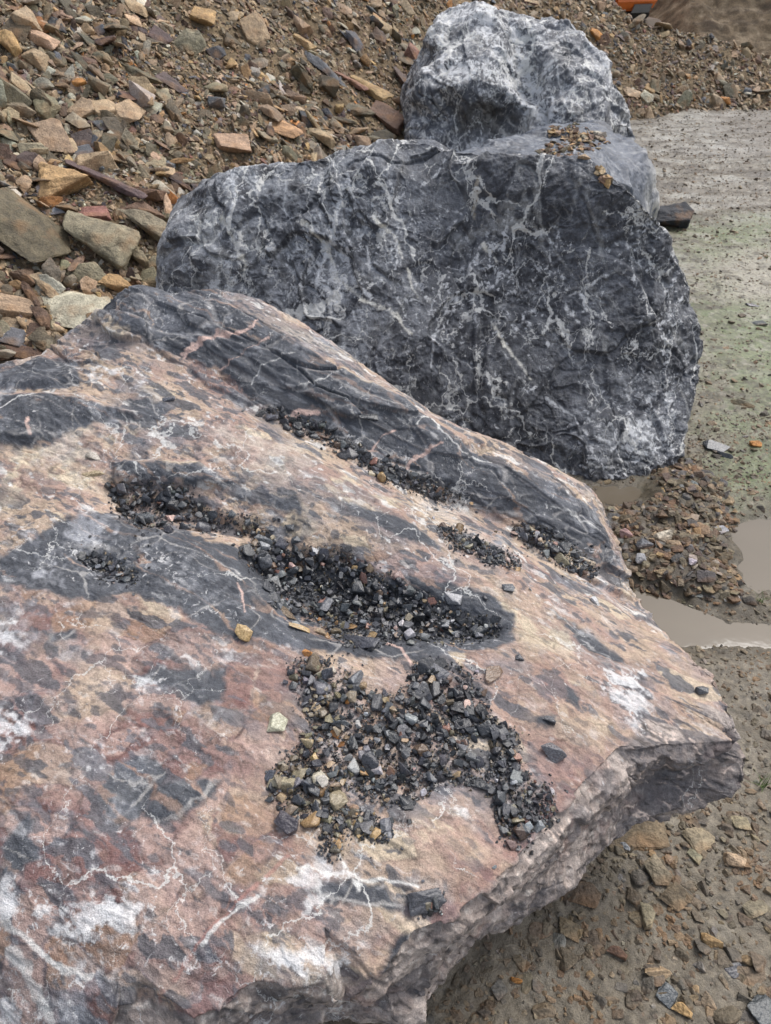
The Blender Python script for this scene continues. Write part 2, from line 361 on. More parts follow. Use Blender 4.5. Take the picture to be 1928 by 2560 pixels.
def slope_z(q, fine=True):
    p3 = np.c_[q, 0*q[:, 0]]
    s = toe_s(q) + .18*perlin(p3*1.5, 61)
    c = cap(q[:, 0] + .2*perlin(p3*.9, 62)); k = .60
    up = s*k; dn = c + (c/k - s)*.5
    z = np.minimum(up, dn)
    z = np.where(z > 0, z, z*1.0) - .01
    z = z + .07*fbm(p3*1.3, 3, 63)*sst(s, 0, .8)
    if fine: z = z + .022*fbm(p3*9, 4, 66) + .008*fbm(p3*45, 2, 70)
    return z
sv = np.array([(-9, -4, 0), (10, -4, 0), (10, 18, 0), (-9, 18, 0)], float)
def stgt(m):
    mm = m.copy(); mm[:, 2] = np.clip(np.minimum(toe_s(m[:, :2])*.6, 2.5), -.2, 6); x, y, dep = project(mm)
    return np.where((x > 1100) & (y > 700), .6, pxtarget(3.4, .5)(mm))
SV, SF = refine(sv, gf.copy(), stgt, 18)
SV[:, 2] = np.maximum(slope_z(SV[:, :2]), -.25)
p3 = SV.copy(); n1 = fbm(p3*2.2, 4, 71); n2 = fbm(p3*14, 4, 75)
sc = np.tile(np.array([.165, .122, .075]), (len(SV), 1))
sc = mixc(sc, sst(n1, 0, .5)*.7, (.27, .205, .125)); sc = mixc(sc, sst(n2, .1, .5)*.7, (.075, .052, .03)); sc = mixc(sc, sst(-n2, .15, .5)*.5, (.34, .26, .165))
SVm = tomesh('hillside', SV, SF, sc); hill = link('hillside', SVm, M_SOIL); tag(hill, kind='structure')
bv, bf = refine(np.array([(-25, 10.5, 0), (45, 10.5, 0), (45, 45, 0), (-25, 45, 0)], float), gf.copy(), lambda m: pxtarget(2.2, 1.2)(np.c_[m[:, :2], np.maximum((m[:, 1] - 14)*.3, 0)]), 16)
p3 = bv.copy()
bv[:, 2] = -.1 + np.clip((bv[:, 1] - 11.6 - 2.0*np.clip(4.4 - bv[:, 0], 0, 1.6) + .5*fbm(p3*.22, 3, 81))*.5, -.5, 9) + .16*fbm(p3*np.array([.8, 2.2, 1]), 4, 84) + .12*fbm(p3*2.5, 4, 88)
bc = np.tile(np.array([.13, .098, .07]), (len(bv), 1)); n1 = fbm(bv*np.array([.7, 1.6, 3]), 4, 91); n2 = fbm(bv*6, 3, 95)
bc = mixc(bc, sst(n1, 0, .4)*.7, (.20, .158, .12)); bc = mixc(bc, sst(-n1, .1, .4)*.7, (.07, .052, .042)); n8 = fbm(bv*np.array([9, 16, 9]), 4, 97); bc = mixc(bc, sst(n8, .1, .4)*.6, (.30, .25, .2)); bc = mixc(bc, sst(-n8, .05, .35)*.6, (.05, .04, .032)); bc = mixc(bc, sst(n2, .05, .35)*.6, (.27, .22, .17)); bc = mixc(bc, sst(-n2, .05, .35)*.6, (.06, .046, .036))
tag(link('earth_bank', tomesh('earth_bank', bv, bf, bc*np.array([1.0, .98, .86])), M_SOIL), kind='structure')

# ------------------------------------------------------------ boulders
tick('boulders')
def boulder(name, center, pts, k, blend, disp, paint, mat, coarse=.03, par_=None, hide=lambda m: m[:, 2] < -9, bw=None):
    """control points -> hull of their directions -> refined cage, bent by a smooth interpolant of the same points."""
    c = np.array(center); P = np.array(pts); D = (P - c) if par_ is None else np.array(par_); D = D/np.linalg.norm(D, axis=1)[:, None]
    V0, F0 = hull(D); idx = np.array([np.argmin(((D - v)**2).sum(1)) for v in V0]); Pm = P[idx]; Dm = D[idx]
    n = np.cross(Dm[F0[:, 1]] - Dm[F0[:, 0]], Dm[F0[:, 2]] - Dm[F0[:, 0]]); flip = (Dm[F0].mean(1)*n).sum(1) < 0
    F0[flip] = F0[flip][:, ::-1]
    tg = pxtarget(k, coarse)
    V, F = refine(np.c_[Pm, Dm], F0, lambda m: np.where(hide(m), coarse, tg(m[:, :3])))
    dv = V[:, 3:]/np.linalg.norm(V[:, 3:], axis=1)[:, None]; V = V[:, :3]
    A = np.linalg.norm(Dm[:, None] - Dm[None], axis=2)**3; n = len(Dm)
    Q = np.c_[np.ones(n), Dm]; M = np.block([[A + 2e-5*np.eye(n), Q], [Q.T, np.zeros((4, 4))]])
    sol = np.linalg.solve(M, np.r_[Pm, np.zeros((4, 3))])
    def ev(cc, s):
        return np.linalg.norm(cc[:, None] - Dm[None], axis=2)**3 @ sol[:n] + sol[n] + cc @ sol[n+1:]
    rr = par(ev, dv, 0)
    dl = rr - V; L = np.linalg.norm(dl, axis=1); dl *= np.minimum(1, .06/np.maximum(L, 1e-9))[:, None]
    V = V + (blend if bw is None else blend*bw(dv))[:, None]*dl if bw is not None else V + blend*dl
    N = vnormals(V, F); V = V + N*disp(V, N)[:, None]
    tick('%s disp %d' % (name, len(V))); bvh = BVHTree.FromPolygons(V.tolist(), F.tolist()); tick('bvh')
    N = vnormals(V, F)
    col = paint(V, N, bvh, dv)
    o = link(name, tomesh(name, V, F, col), mat)
    return o, bvh, V, N
def cast(bvh, x, y):
    r = Vector(ray(x, y)); h = bvh.ray_cast(Vector(ORG), r.normalized())
    return h[0], h[1]
def W3(bvh, x, y, z0=.5):
    h, _ = cast(bvh, x, y)
    return np.array(h[:]) if h is not None else Wz(x, y, z0)

# --- the red and tan foreground boulder
B1T = [Wz(*t) for t in [
 # back rim
 (0,785,.72),(90,765,.74),(150,720,.77),(205,690,.80),(235,650,.83),(275,622,.86),(300,615,.865),(350,625,.86),(380,634,.85),(435,620,.86),(480,628,.85),(560,650,.82),(640,690,.78),(740,755,.73),(830,820,.69),(920,880,.65),(1000,925,.615),(1100,960,.575),(1180,1000,.54),(1260,1040,.50),(1285,1070,.485),(1300,1110,.47),(1320,1160,.45),(1333,1205,.43),(1330,1235,.42),(1345,1265,.41),(1372,1300,.41),(1366,1325,.42),(1390,1350,.43),(1440,1385,.44),(1500,1430,.45),(1545,1480,.45),(1580,1540,.44),(1600,1600,.42),
 # crest of the slate band
 (500,660,.85),(560,700,.825),(640,742,.795),(720,790,.765),(800,835,.73),(880,876,.70),(980,940,.655),(1100,1005,.60),(1200,1050,.555),(1260,1095,.52),(1300,1150,.48),
 (300,690,.835),(400,700,.825),(520,765,.775),(650,830,.735),(760,900,.69),(880,965,.645),(1000,1030,.595),(1120,1085,.545),(1230,1150,.49),
 # groove under it
 (260,712,.81),(330,745,.785),(400,775,.76),(470,805,.735),(560,880,.69),(640,925,.665),(700,950,.645),(830,1025,.60),(960,1085,.55),(1100,1130,.505),(1200,1185,.465),(1290,1242,.425),
 # ramp south of the groove
 (100,800,.745),(200,790,.765),(300,830,.75),(400,850,.74),(500,905,.72),(620,965,.69),(760,1045,.655),(900,1110,.615),(960,1150,.595),(1030,1195,.572),(1120,1225,.55),(1080,1165,.553),(1000,1135,.573),(1200,1285,.525),(1350,1370,.475),(1250,1400,.51),(1150,1330,.545),
 (0,850,.715),(100,870,.74),(180,880,.74),(260,905,.725),(0,950,.70),(120,960,.70),(330,940,.715),(0,1080,.68),(150,1050,.68),(200,980,.70),
 # hollow one and its wall
 (240,1030,.68),(330,1000,.69),(430,1010,.688),(520,1045,.672),(600,1080,.66),(245,1072,.655),(300,1092,.642),(400,1112,.635),(480,1128,.628),(550,1160,.612),(300,1135,.65),(400,1148,.645),(500,1165,.635),
 # bowl with gravel
 (600,1215,.585),(700,1270,.565),(820,1310,.555),(950,1350,.548),(1060,1368,.545),(700,1160,.625),(800,1175,.615),(850,1200,.60),(1000,1262,.575),(1110,1320,.555),
 # slate hump
 (60,1150,.68),(180,1115,.675),(300,1165,.665),(420,1180,.66),(500,1210,.648),(540,1270,.628),(600,1330,.605),(680,1380,.588),(760,1410,.582),(900,1420,.575),(1060,1405,.565),(1150,1400,.55),
 (190,1212,.653),(240,1240,.648),(290,1255,.648),(100,1230,.66),(330,1300,.645),(0,1220,.66),
 # lower face
 (0,1300,.65),(200,1340,.64),(400,1395,.62),(540,1410,.605),(640,1450,.588),(800,1480,.575),(1000,1500,.565),(1200,1500,.54),(1340,1480,.51),
 (0,1500,.63),(200,1520,.622),(400,1580,.612),(560,1560,.602),(640,1620,.582),(800,1620,.568),(1000,1650,.558),(1150,1600,.55),(1300,1590,.52),
 (0,1750,.605),(200,1750,.605),(300,1680,.60),(450,1780,.60),(600,1760,.588),(720,1830,.576),(850,1850,.575),(930,1790,.574),(1000,1870,.558),(1100,1770,.543),
 (0,1930,.575),(120,1900,.59),(200,1950,.585),(450,2000,.585),(700,2000,.57),(820,1960,.565),
 (-40,2080,.52),(60,2060,.54),(150,2160,.535),(300,2100,.565),(420,2200,.54),(550,2120,.555),(700,2120,.545),(800,2080,.54),
 # arris to the side face
 (1420,1500,.485),(1385,1548,.492),(1340,1612,.505),(1290,1662,.515),(1220,1730,.525),(1170,1790,.535),(1110,1860,.545),(1040,1930,.55),(960,1988,.55),(895,2010,.55),(855,2060,.535),(800,2110,.52),(740,2150,.49),
 # knob
 (1470,1508,.47),(1530,1530,.458),(1575,1565,.44),
 # off the left of the frame
 (-300,2150,.42),(-330,1850,.48),(-320,1500,.56),(-300,1200,.62),(-260,980,.66),(-180,840,.68),(-120,1700,.58),(-130,1350,.63),(-120,1050,.67)]]
B1S = [Wz(*t) for t in [
 # side face, middle
 (1440,1575,.42),(1510,1620,.385),(1570,1640,.38),(1540,1690,.34),(1440,1680,.345),(1360,1690,.39),(1290,1760,.42),(1200,1840,.435),(1100,1930,.45),(1000,2010,.455),(930,2060,.46),(900,2120,.435),(860,2150,.42),
 # lower silhouette
 (1604,1640,.38),(1598,1690,.34),(1575,1720,.32),(1530,1738,.30),(1470,1756,.28),(1400,1768,.27),(1340,1790,.31),(1322,1815,.32),(1300,1838,.33),(1250,1890,.345),(1190,1935,.355),(1130,1975,.36),(1060,2010,.365),(1000,2052,.365),(950,2110,.365),(915,2172,.36),(888,2207,.37),(850,2197,.36),(800,2182,.40),(750,2168,.44),(700,2153,.45),(650,2160,.45),(600,2172,.45),(540,2212,.45),
 # off frame
 (400,2330,.43),(200,2380,.42),(-60,2300,.42)]]
B1S += [np.array(t) for t in [(-1.25,1.75,.4),(-1.0,2.0,.35),(-.62,2.08,.45),(-.25,2.06,.4),(.1,1.9,.35),(.45,1.68,.25),(.55,1.38,.2),(.48,1.15,.15),(-1.35,1.3,.35),(-1.3,.85,.28),(-1.0,.5,.22),
   (-.5,.45,.2),(-.1,.5,.17),(.15,.62,.12),(.3,.8,.1),(.35,1.0,.04),(0,.9,-.04),(-.5,1.3,-.05),(-.7,.8,-.04),(.2,1.35,-.03),(-.2,.7,-.02),(-.9,1.6,-.03),(-.2,1.75,-.03),(-1.0,1.1,-.04)]]
B1 = B1T + B1S; PAR1 = [(p[0] + .2, p[1] - 1.05, .5) for p in B1T] + [(p[0] + .2, p[1] - 1.05, (p[2] - .25)*1.6) for p in B1S]
FLOW = np.array([.88, -.47, -.12]); FLOW /= np.linalg.norm(FLOW)                       # bedding direction of the rock
FN = np.cross(FLOW, [0, 0, 1]); FN /= np.linalg.norm(FN); FU = np.cross(FN, FLOW)
def flowc(V): return np.c_[V @ FLOW, V @ FN, V @ FU]
def plan1(lst): return np.array([Wz(x, y, .62)[:2] for x, y in lst])
BANDP = None
def disp1(V, N):
    L = flowc(V); bandline = [(180,700),(330,690),(520,750),(700,850),(880,945),(1050,1045),(1200,1110),(1300,1190)]
    bl = np.array([Wz(x, y, z)[:2] for (x, y), z in zip(bandline, (.82,.81,.78,.73,.67,.60,.53,.47))])
    band = sst(linesd(V[:, :2], bl, .13), -.03, .04)
    d = .010*fbm(V*5, 3, 101) + .0042*fbm(L*np.array([12, 30, 30]), 4, 105)
    top = sst(N[:, 2], .3, .7)
    # slate band: long chipped steps
    q = V[:, :2] + .010*np.c_[fbm(V*16, 3, 141), fbm(V*16, 3, 144)]
    def pz(lst): return polysd(q, np.array([Wz(*t)[:2] for t in lst]))
    d += .020*sst(pz([(-200,860,.71),(0,850,.715),(80,850,.735),(180,862,.735),(280,888,.725),(330,912,.715),(240,907,.72),(160,934,.71),(90,968,.70),(0,965,.695),(-200,975,.69)]), -.006, .03)
    d += .012*sst(pz([(-200,810,.72),(0,800,.73),(90,770,.74),(170,790,.755),(180,832,.745),(100,842,.735),(0,836,.72),(-200,850,.71)]), -.004, .02)
    d += .016*sst(pz([(240,1002,.685),(330,985,.70),(430,1000,.69),(519,1040,.672),(480,1052,.67),(400,1042,.68),(310,1036,.68),(245,1046,.675)]), -.004, .02)
    d -= .014*sst(pz([(232,1050,.66),(300,1045,.665),(420,1060,.66),(480,1110,.64),(560,1125,.63),(600,1185,.60),(520,1160,.63),(400,1145,.645),(300,1142,.65),(240,1095,.655)]), -.012, .03)
    d -= .016*sst(pz([(520,1195,.63),(640,1190,.61),(740,1195,.60),(830,1238,.585),(1020,1328,.55),(1095,1352,.545),(1080,1380,.55),(900,1392,.565),(740,1395,.575),(600,1315,.60)]), -.015, .03)
    d -= .010*sst(pz([(168,1200,.655),(230,1195,.655),(300,1240,.65),(285,1262,.65),(215,1248,.65)]), -.01, .02)
    d += .008*sst(pz([(860,1755,.58),(1000,1735,.565),(1040,1850,.555),(960,1960,.56),(880,1900,.575)]), -.02, .03) + .007*sst(pz([(330,1700,.6),(400,1685,.6),(482,1690,.595),(440,1742,.595),(362,1772,.6),(318,1758,.6)]), -.01, .015)
    s = L*np.array([3.2, 15, 17]) + .45*fbm(V*5, 2, 111)[:, None]
    f1, f2, idv = worley(s, 112)
    d += band*(.020*(idv - .5)*sst(f2 - f1, 0, .09) - .004*(1 - sst(f2 - f1, 0, .1)))
    f1, f2, idv = worley(L*np.array([8, 40, 44]) + .5*fbm(V*9, 2, 113)[:, None], 114)
    d += (.25 + .75*band)*.0055*(idv - .5)*sst(f2 - f1, 0, .15)
    # flaky clasts on the rest
    f1, f2, idv = worley(L*np.array([9, 20, 20]) + .7*fbm(V*13, 2, 117)[:, None], 118)
    d += (1 - band)*.0040*(idv - .5)*sst(f2 - f1, 0, .14)
    side = 1 - top
    f1, f2, idv = worley(L*np.array([7, 22, 22]) + .5*fbm(V*12, 2, 151)[:, None], 152); d += side*.016*(idv - .5)*sst(f2 - f1, 0, .07); f1, f2, idv = worley(V*34 + .5*fbm(V*25, 2, 153)[:, None], 154); d += side*.003*(idv - .5)*sst(f2 - f1, 0, .1)
    d += side*(.006*fbm(V*16, 4, 121) + .004*(ridged(V*22, 3, 125) - .5))
    d += .0030*fbm(V*45, 4, 131) + .0035*(ridged(L*np.array([10, 34, 34]), 3, 135) - .5)*(1 - band)
    # cracks
    return d
SL = (.072, .077, .088)
ARRIS = [(1600,1600,.43),(1560,1562,.445),(1500,1530,.46),(1425,1502,.483),(1388,1548,.492),(1340,1612,.505),(1290,1662,.515),(1220,1730,.525),(1170,1790,.535),(1110,1860,.545),(1040,1930,.55),(960,1988,.55),(895,2012,.55),(855,2062,.535),(800,2112,.52),(740,2152,.49),(650,2185,.455),(540,2230,.44),(300,2360,.43)]
def beyond_arris(dv):
    """>0 on the broken side face, from the direction parameter of each point."""
    A = np.array([Wz(*t)[:2] for t in ARRIS]) - np.array([-.2, 1.05]); az = np.arctan2(A[:, 1], A[:, 0]); te = .5/np.linalg.norm(A, axis=1); o = np.argsort(az)
    a = np.arctan2(dv[:, 1], dv[:, 0]); t = dv[:, 2]/np.maximum(np.hypot(dv[:, 0], dv[:, 1]), 1e-6)
    return np.where((a > az.min() - .05) & (a < az.max() + .02), np.interp(a, az[o], te[o]) - t, -1.)
def vec(p, s, o=2): return np.c_[fbm(p, o, s), fbm(p + 31.7, o, s + 3), fbm(p - 17.3, o, s + 7)]
def paint1(V, N, bvh, dv):
    def pl(lst): return np.array([W3(bvh, x, y)[:2] for x, y in lst])
    wa = vec(V*13, 201, 3); wb = vec(V*48, 211, 3); V2 = V + .007*wb; L = flowc(V2 + .008*wa); Lr = flowc(V)
    q = V[:, :2] + .016*wa[:, :2] + .010*wb[:, :2]
    def zone(lst, a=-.012, b=.012): return sst(polysd(q, pl(lst)), a, b)
    nA = fbm(L*np.array([5, 13, 13]), 4, 211); nB = fbm(L*np.array([14, 40, 40]), 5, 215); nC = fbm(V2*9, 4, 219); nD = fbm(Lr*np.array([40, 120, 120]), 3, 223); nE = fbm(V2*26, 4, 227)
    pinkz = np.maximum(zone([(-400,1290),(300,1285),(500,1395),(620,1400),(660,1560),(600,1900),(500,2300),(-400,2300)], -.08, .08),
              np.maximum(.9*zone([(980,1160),(1100,1190),(1260,1270),(1180,1260),(1060,1230)], -.03, .03), .9*zone([(700,1180),(840,1190),(1000,1250),(960,1290),(820,1240)], -.02, .02)))
    pinkz = np.maximum(pinkz, .8*zone([(1130,1440),(1230,1430),(1250,1700),(1180,1780),(1000,1960),(820,2020),(600,2100),(600,1900),(860,1900),(1040,1840),(1130,1640)], -.05, .05))
    pinkz = np.maximum(pinkz, .7*zone([(330,730),(480,780),(600,850),(560,880),(430,850),(350,800)], -.03, .03))
    low = zone([(-400,1830),(300,1830),(620,1820),(800,1900),(900,2010),(800,2200),(-400,2400)], -.08, .08)
    beige, pink, mar, cream, grey = (.445, .34, .255), (.335, .225, .19), (.155, .080, .073), (.58, .495, .36), (.195, .195, .215)
    tanz = np.maximum(zone([(880,1250),(1010,1260),(1180,1300),(1330,1420),(1250,1440),(1120,1380)], -.02, .04), np.maximum(zone([(1150,1500),(1300,1560),(1330,1600),(1200,1720),(1140,1640)], -.03, .04), zone([(870,1760),(1000,1740),(1040,1850),(960,1960),(880,1900)], -.02, .03)))
    tanz = np.maximum(tanz, .8*zone([(540,1400),(640,1420),(650,1600),(580,1650),(560,1800),(500,1700),(540,1550)], -.03, .03))
    tanz = np.maximum(tanz, .75*zone([(480,900),(620,960),(900,1100),(880,1140),(640,1050),(420,960)], -.03, .03))
    tanz = np.maximum(tanz, .8*zone([(0,960),(200,930),(240,1020),(200,1060),(100,1060),(0,1100)], -.03, .03))
    c = np.tile(np.array(beige), (len(V), 1))
    c = mixc(c, sst(nA + .6*nB, -.25, .25)*.8, pink)
    c = mixc(c, sst(nC + .7*nB, .02, .30)*(.30 + .6*tanz + .25*sst(V[:, 1], .95, 1.15))*(1 - .75*pinkz), cream)
    c = mixc(c, pinkz*sst(nA + .5*nC, -.5, .1)*.85, (.25, .155, .142))
    c = mixc(c, (.25 + .7*pinkz)*sst(nC*.8 + nB - .1*tanz, .05, .34)*.8, mar)
    c = mixc(c, sst(nB - .3*nA, .22, .5)*.6, (.30, .175, .125))
    c = mixc(c, sst(nE + .5*nA, .05, .4)*(.38 - .3*tanz), grey)                         # greyish weathering
    c = mixc(c, low*sst(nE + .3*nC, -.2, .3)*.6, (.13, .115, .125))
    f1, f2, idv = worley(L*np.array([11, 24, 24]), 232)
    cell = sst(f2 - f1, .01, .09)
    c = mixc(c, (idv > .80)*cell*.5, (.36, .28, .245)); c = mixc(c, (idv < .10)*cell*.6*(1 - .6*pinkz), cream)
    c *= (1 - .40*(1 - sst(f2 - f1, .0, .07))*sst(nC, -.25, .15))[:, None]
    c *= (1 + .16*nD + .12*nE)[:, None]
    blue = sst(fbm(L*np.array([3.2, 6, 6]), 4, 234) + .25*nE, .10, .34)*(1 - .7*tanz); c = mixc(c, blue*.6, (.15, .152, .172)); pal = sst(fbm(L*np.array([4, 9, 9]), 4, 236) + .3*nE, .12, .4); c = mixc(c, pal*.4*(1 - .6*pinkz), (.62, .56, .48))
    f1, f2, idv = worley(V2*np.array([13, 15, 15]) + .25*wa, 238); cell = sst(f2 - f1 + .3*nE, .03, .12)*pinkz
    c = mixc(c, (idv < .22)*cell*.7, (.185, .095, .085)); c = mixc(c, ((idv > .5)*(idv < .68))*cell*.65, (.42, .30, .255)); c = mixc(c, (idv > .86)*cell*.6, (.30, .19, .12)); c *= (1 - .35*(1 - sst(f2 - f1, 0, .06))*pinkz*sst(nC, -.3, .1))[:, None]
    # grey slate clasts, frayed along the bedding
    f1, f2, idv = worley(L*np.array([12, 30, 34]), 242)
    dens = .12 + .13*sst(nA, -.1, .4) + .10*pinkz
    dk = (idv < dens)*sst(f2 - f1 + .25*nB, .05, .12)
    f1, f2, idv = worley(L*np.array([32, 75, 75]), 246)
    dk = np.maximum(dk, (idv < dens*.9)*sst(f2 - f1 + .2*nB, .06, .18)*.9)
    dk = np.maximum(dk, sst(nB - .5*nC + .16*pinkz, .33, .45)*.85); dk = np.maximum(dk, sst(fbm(L*np.array([9, 60, 60]), 4, 249) + .25*nA, .36, .46)*.85)
    up = sst(V[:, 1], .95, 1.15)
    f1, f2, idv = worley(L*np.array([24, 60, 60]) + 5., 247); g = f2 - f1 + .35*nB
    dk = np.maximum(dk, up*((idv < .16 + .12*nA)*sst(g, .08, .13)))
    c = mixc(c, up*(idv > .95)*sst(g, .08, .13)*.7, (.64, .63, .60)); f1, f2, idv = worley(L*np.array([60, 150, 150]), 248); c = mixc(c, (.4 + .6*up)*(idv > .95)*sst(f2 - f1, .1, .2)*.7, (.66, .65, .63)); dk = np.maximum(dk, (.4 + .6*up)*(idv < .10)*sst(f2 - f1, .1, .2)*.8)
    dk *= 1 - .7*tanz
    c = c*(1 + .16*np.clip(nB*2.2, -1, 1))[:, None]
    slate = np.tile(np.array(SL), (len(V), 1)); slate = mixc(slate, sst(nC + .6*nB, .0, .5)*.75, (.145, .153, .172)); slate = mixc(slate, sst(-nA - .4*nB, .05, .45)*.6, (.048, .051, .060)); slate = mixc(slate, sst(nD + .4*nE, .2, .6)*.5, (.17, .175, .19))
    c = mixc(c, np.clip(dk, 0, 1)*(.88 - .06*pinkz), slate*1.15)
    # big slate bodies
    D = zone([(222,672),(235,650),(275,618),(345,620),(385,630),(430,616),(476,640),(560,690),(640,738),(720,786),(830,842),(900,880),(960,926),(1000,955),(1100,1008),(1200,1055),(1285,1105),(1322,1180),(1335,1240),(1260,1195),(1150,1130),(1060,1100),(980,1080),(900,1046),(800,1005),(730,968),(690,940),(620,900),(560,868),(520,835),(470,798),(400,772),(330,745),(260,708)], -.004, .004)
    for z in ([(-200,810),(0,800),(90,770),(170,790),(180,832),(120,840),(0,835),(-200,850)], [(-200,860),(0,850),(80,850),(180,862),(280,888),(330,912),(240,905),(160,932),(90,965),(0,960),(-200,970)],
              [(270,865),(350,870),(362,910),(308,912)], [(244,1002),(330,995),(430,1003),(519,1040),(495,1058),(430,1046),(330,1040),(250,1045)],
              [(-200,1210),(0,1205),(60,1165),(200,1105),(300,1125),(400,1150),(470,1175),(540,1195),(600,1190),(700,1225),(850,1240),(990,1262),(1070,1290),(1112,1340),(1105,1385),(1060,1402),(900,1424),(760,1420),(660,1398),(560,1380),(470,1372),(400,1325),(290,1285),(150,1292),(0,1262),(-200,1270)],
              [(250,1640),(330,1620),(352,1680),(312,1762),(240,1772),(215,1700)], [(335,1700),(400,1685),(482,1690),(440,1742),(362,1772),(318,1758)],
              [(400,1440),(492,1440),(492,1510),(430,1525),(370,1490),(300,1470),(335,1440)], [(0,1830),(60,1760),(90,1850),(0,1900)], [(95,1370),(160,1360),(170,1385),(110,1390)],
              [(1225,1475),(1260,1500),(1250,1530),(1215,1510)], [(1150,1545),(1200,1550),(1195,1575),(1160,1570)], [(660,1920),(780,1900),(900,1960),(850,1975),(700,1950)],
              [(850,2040),(900,2020),(950,2110),(880,2200),(820,2170)], [(540,1100-20),(650,1120),(640,1080)],
              [(740,1080),(900,1130),(960,1190),(880,1165),(780,1120)], [(1000,1300-140),(1090,1190),(1060,1200)],[(1180,1310),(1290,1380),(1360,1440),(1280,1410)]):
        D = np.maximum(D, zone(z, -.006, .006))
    # warm seams inside the slate band
    seam = sst(np.abs(fbm(L*np.array([2.2, 15, 15]), 3, 252)), .05, .015)*sst(nA, -.15, .2)
    D2 = D*(1 - .75*seam*sst(nB, -.4, .1))
    c = mixc(c, D2, slate)
    c = mixc(c, D*seam*.6, (.30, .20, .145))
    f1, f2, idv = worley(Lr*np.array([3.2, 15, 17]) + .45*fbm(V*5, 2, 111)[:, None], 112); bandz = D*sst(V[:, 1], 1.18, 1.3); eg = sst(f2 - f1, .045, .01)*sst(nE + .25, -.1, .2)*bandz; c = mixc(c, eg*.55, (.46, .44, .42)); c = mixc(c, bandz*(idv > .6)*.35, (.12, .128, .145)); c = mixc(c, bandz*sst(fbm(Lr*np.array([9, 55, 55]), 4, 253), .22, .36)*.45, (.30, .31, .33))
    # chalky bloom: fine white scratches on slate and pinks
    scr = sst(ridged(L*np.array([16, 55, 55]) + .4*fbm(V*20, 2, 255)[:, None], 2, 256), .86, .97)*sst(nC + .2*nA, .02, .35)
    c = mixc(c, scr*.55*(1 - .6*tanz), (.62, .62, .62))
    bloom = sst(fbm(V*7, 3, 261) + .5*fbm(V*45, 3, 263), .28, .55)
    hump = zone([(0,1200),(200,1130),(400,1170),(500,1250),(560,1330),(440,1350),(300,1270),(0,1290)], -.03, .05)
    c = mixc(c, bloom*(.30 + .25*hump), (.50, .51, .54)); c = mixc(c, hump*.25*sst(fbm(V*60, 3, 265), -.1, .3), (.45, .46, .48))
    # white calcite patches
    Wm = np.zeros(len(V))
    for z, s in (([(-60,1530),(50,1525),(64,1560),(30,1620),(0,1680),(-60,1700)], .9), ([(60,1960),(150,1930),(250,1930),(300,1975),(280,2020),(160,2040),(90,2010)], .85), ([(580,1895),(690,1880),(780,1890),(700,1915),(600,1930)], .8),
                 ([(560,2050),(640,2040),(790,2045),(760,2100),(640,2130),(560,2150)], .9), ([(1290,1440),(1390,1440),(1400,1480),(1412,1520),(1372,1580),(1345,1540),(1300,1490)], .95), ([(-60,1335),(50,1320),(56,1400),(0,1430),(-60,1430)], .85),
                 ([(700,920),(790,940),(770,960)], .7), ([(280,1460),(340,1455),(350,1490),(310,1500)], .8), ([(-60,1920),(30,1900),(50,1960),(10,2000),(-60,2000)], .9), ([(300,1960),(370,1985),(340,2030),(290,2010)], .75), ([(640,1010),(730,1040),(700,1060)], .6),
                 ([(1170,1320),(1290,1370),(1260,1380)], .7), ([(980,1590),(1020,1600),(1000,1660),(975,1640)], .8), ([(130,780),(260,800),(240,830),(150,800)], .6), ([(0,2120),(120,2190),(60,2260),(-60,2260)], .6), ([(430,1380),(560,1385),(560,1430),(480,1440)], .5), ([(970,1735),(1020,1740),(1010,1770),(975,1765)], .8), ([(500,1330+900),(700,2150),(500,2180)], .6)):
        Wm = np.maximum(Wm, s*zone(z, -.02, .02))
    wn = sst(fbm(L*np.array([22, 40, 40]), 4, 271) + .35*fbm(V*90, 2, 275) + .55*Wm, .25, .52)
    c = mixc(c, wn*(.30*sst(nC, -.2, .3) + .70*Wm)*(1 - .5*tanz), (.72, .72, .72))
    ws = sst(fbm(L*np.array([14, 75, 75]), 4, 273) + .3*nA, .24, .42)*sst(fbm(V*5, 3, 274), -.1, .25); c = mixc(c, ws*.35*(1 - .6*pinkz), (.66, .65, .63))
    wn2 = sst(fbm(V*np.array([24, 24, 24]), 4, 277), .30, .42)*sst(pinkz, .3, .9)*sst(fbm(V*4, 2, 279), -.05, .25)
    c = mixc(c, wn2*.8, (.68, .67, .66))
    # veins
    def vein(lst, w, col, s=.9, w1=None, tex=8):
        nonlocal c
        m = sst(linesd(q*.55 + .45*V[:, :2], pl(lst), w*.62, (w if w1 is None else w1)*.5) + .0035*nE, -.0012, .0014)*sst(nB + .5*nD + .45, -.1, .25); c = mixc(c, m*s, col)
    pv = (.66, .47, .40); wh = (.66, .65, .62)
    vein([(395,765),(430,742),(470,722),(510,718),(545,705),(556,692)], .010, pv, .9, .006); vein([(470,800),(500,775),(540,748),(580,730)], .003, pv, .8)
    vein([(540,830),(560,800),(610,770),(640,760)], .0022, wh, .8, .001); vein([(790,985),(830,940),(850,925)], .0035, pv); vein([(880,1010),(900,990),(935,965),(960,958)], .008, pv, .9, .003)
    vein([(620,905),(650,888),(690,892)], .012, pv, .9, .008); vein([(900,915),(935,905),(950,930),(1000,975),(1060,1000)], .0035, wh); vein([(640,790),(650,830),(690,820),(740,800)], .0018, wh)
    vein([(0,880),(40,855),(130,850),(190,865)], .004, wh, .9, .002); vein([(1180,1090),(1240,1110),(1300,1150)], .003, wh); vein([(835,1390),(865,1400),(890,1440)], .004, pv); vein([(510,1260),(525,1290),(530,1320)], .003, pv); vein([(60,905),(66,935)], .007, pv)
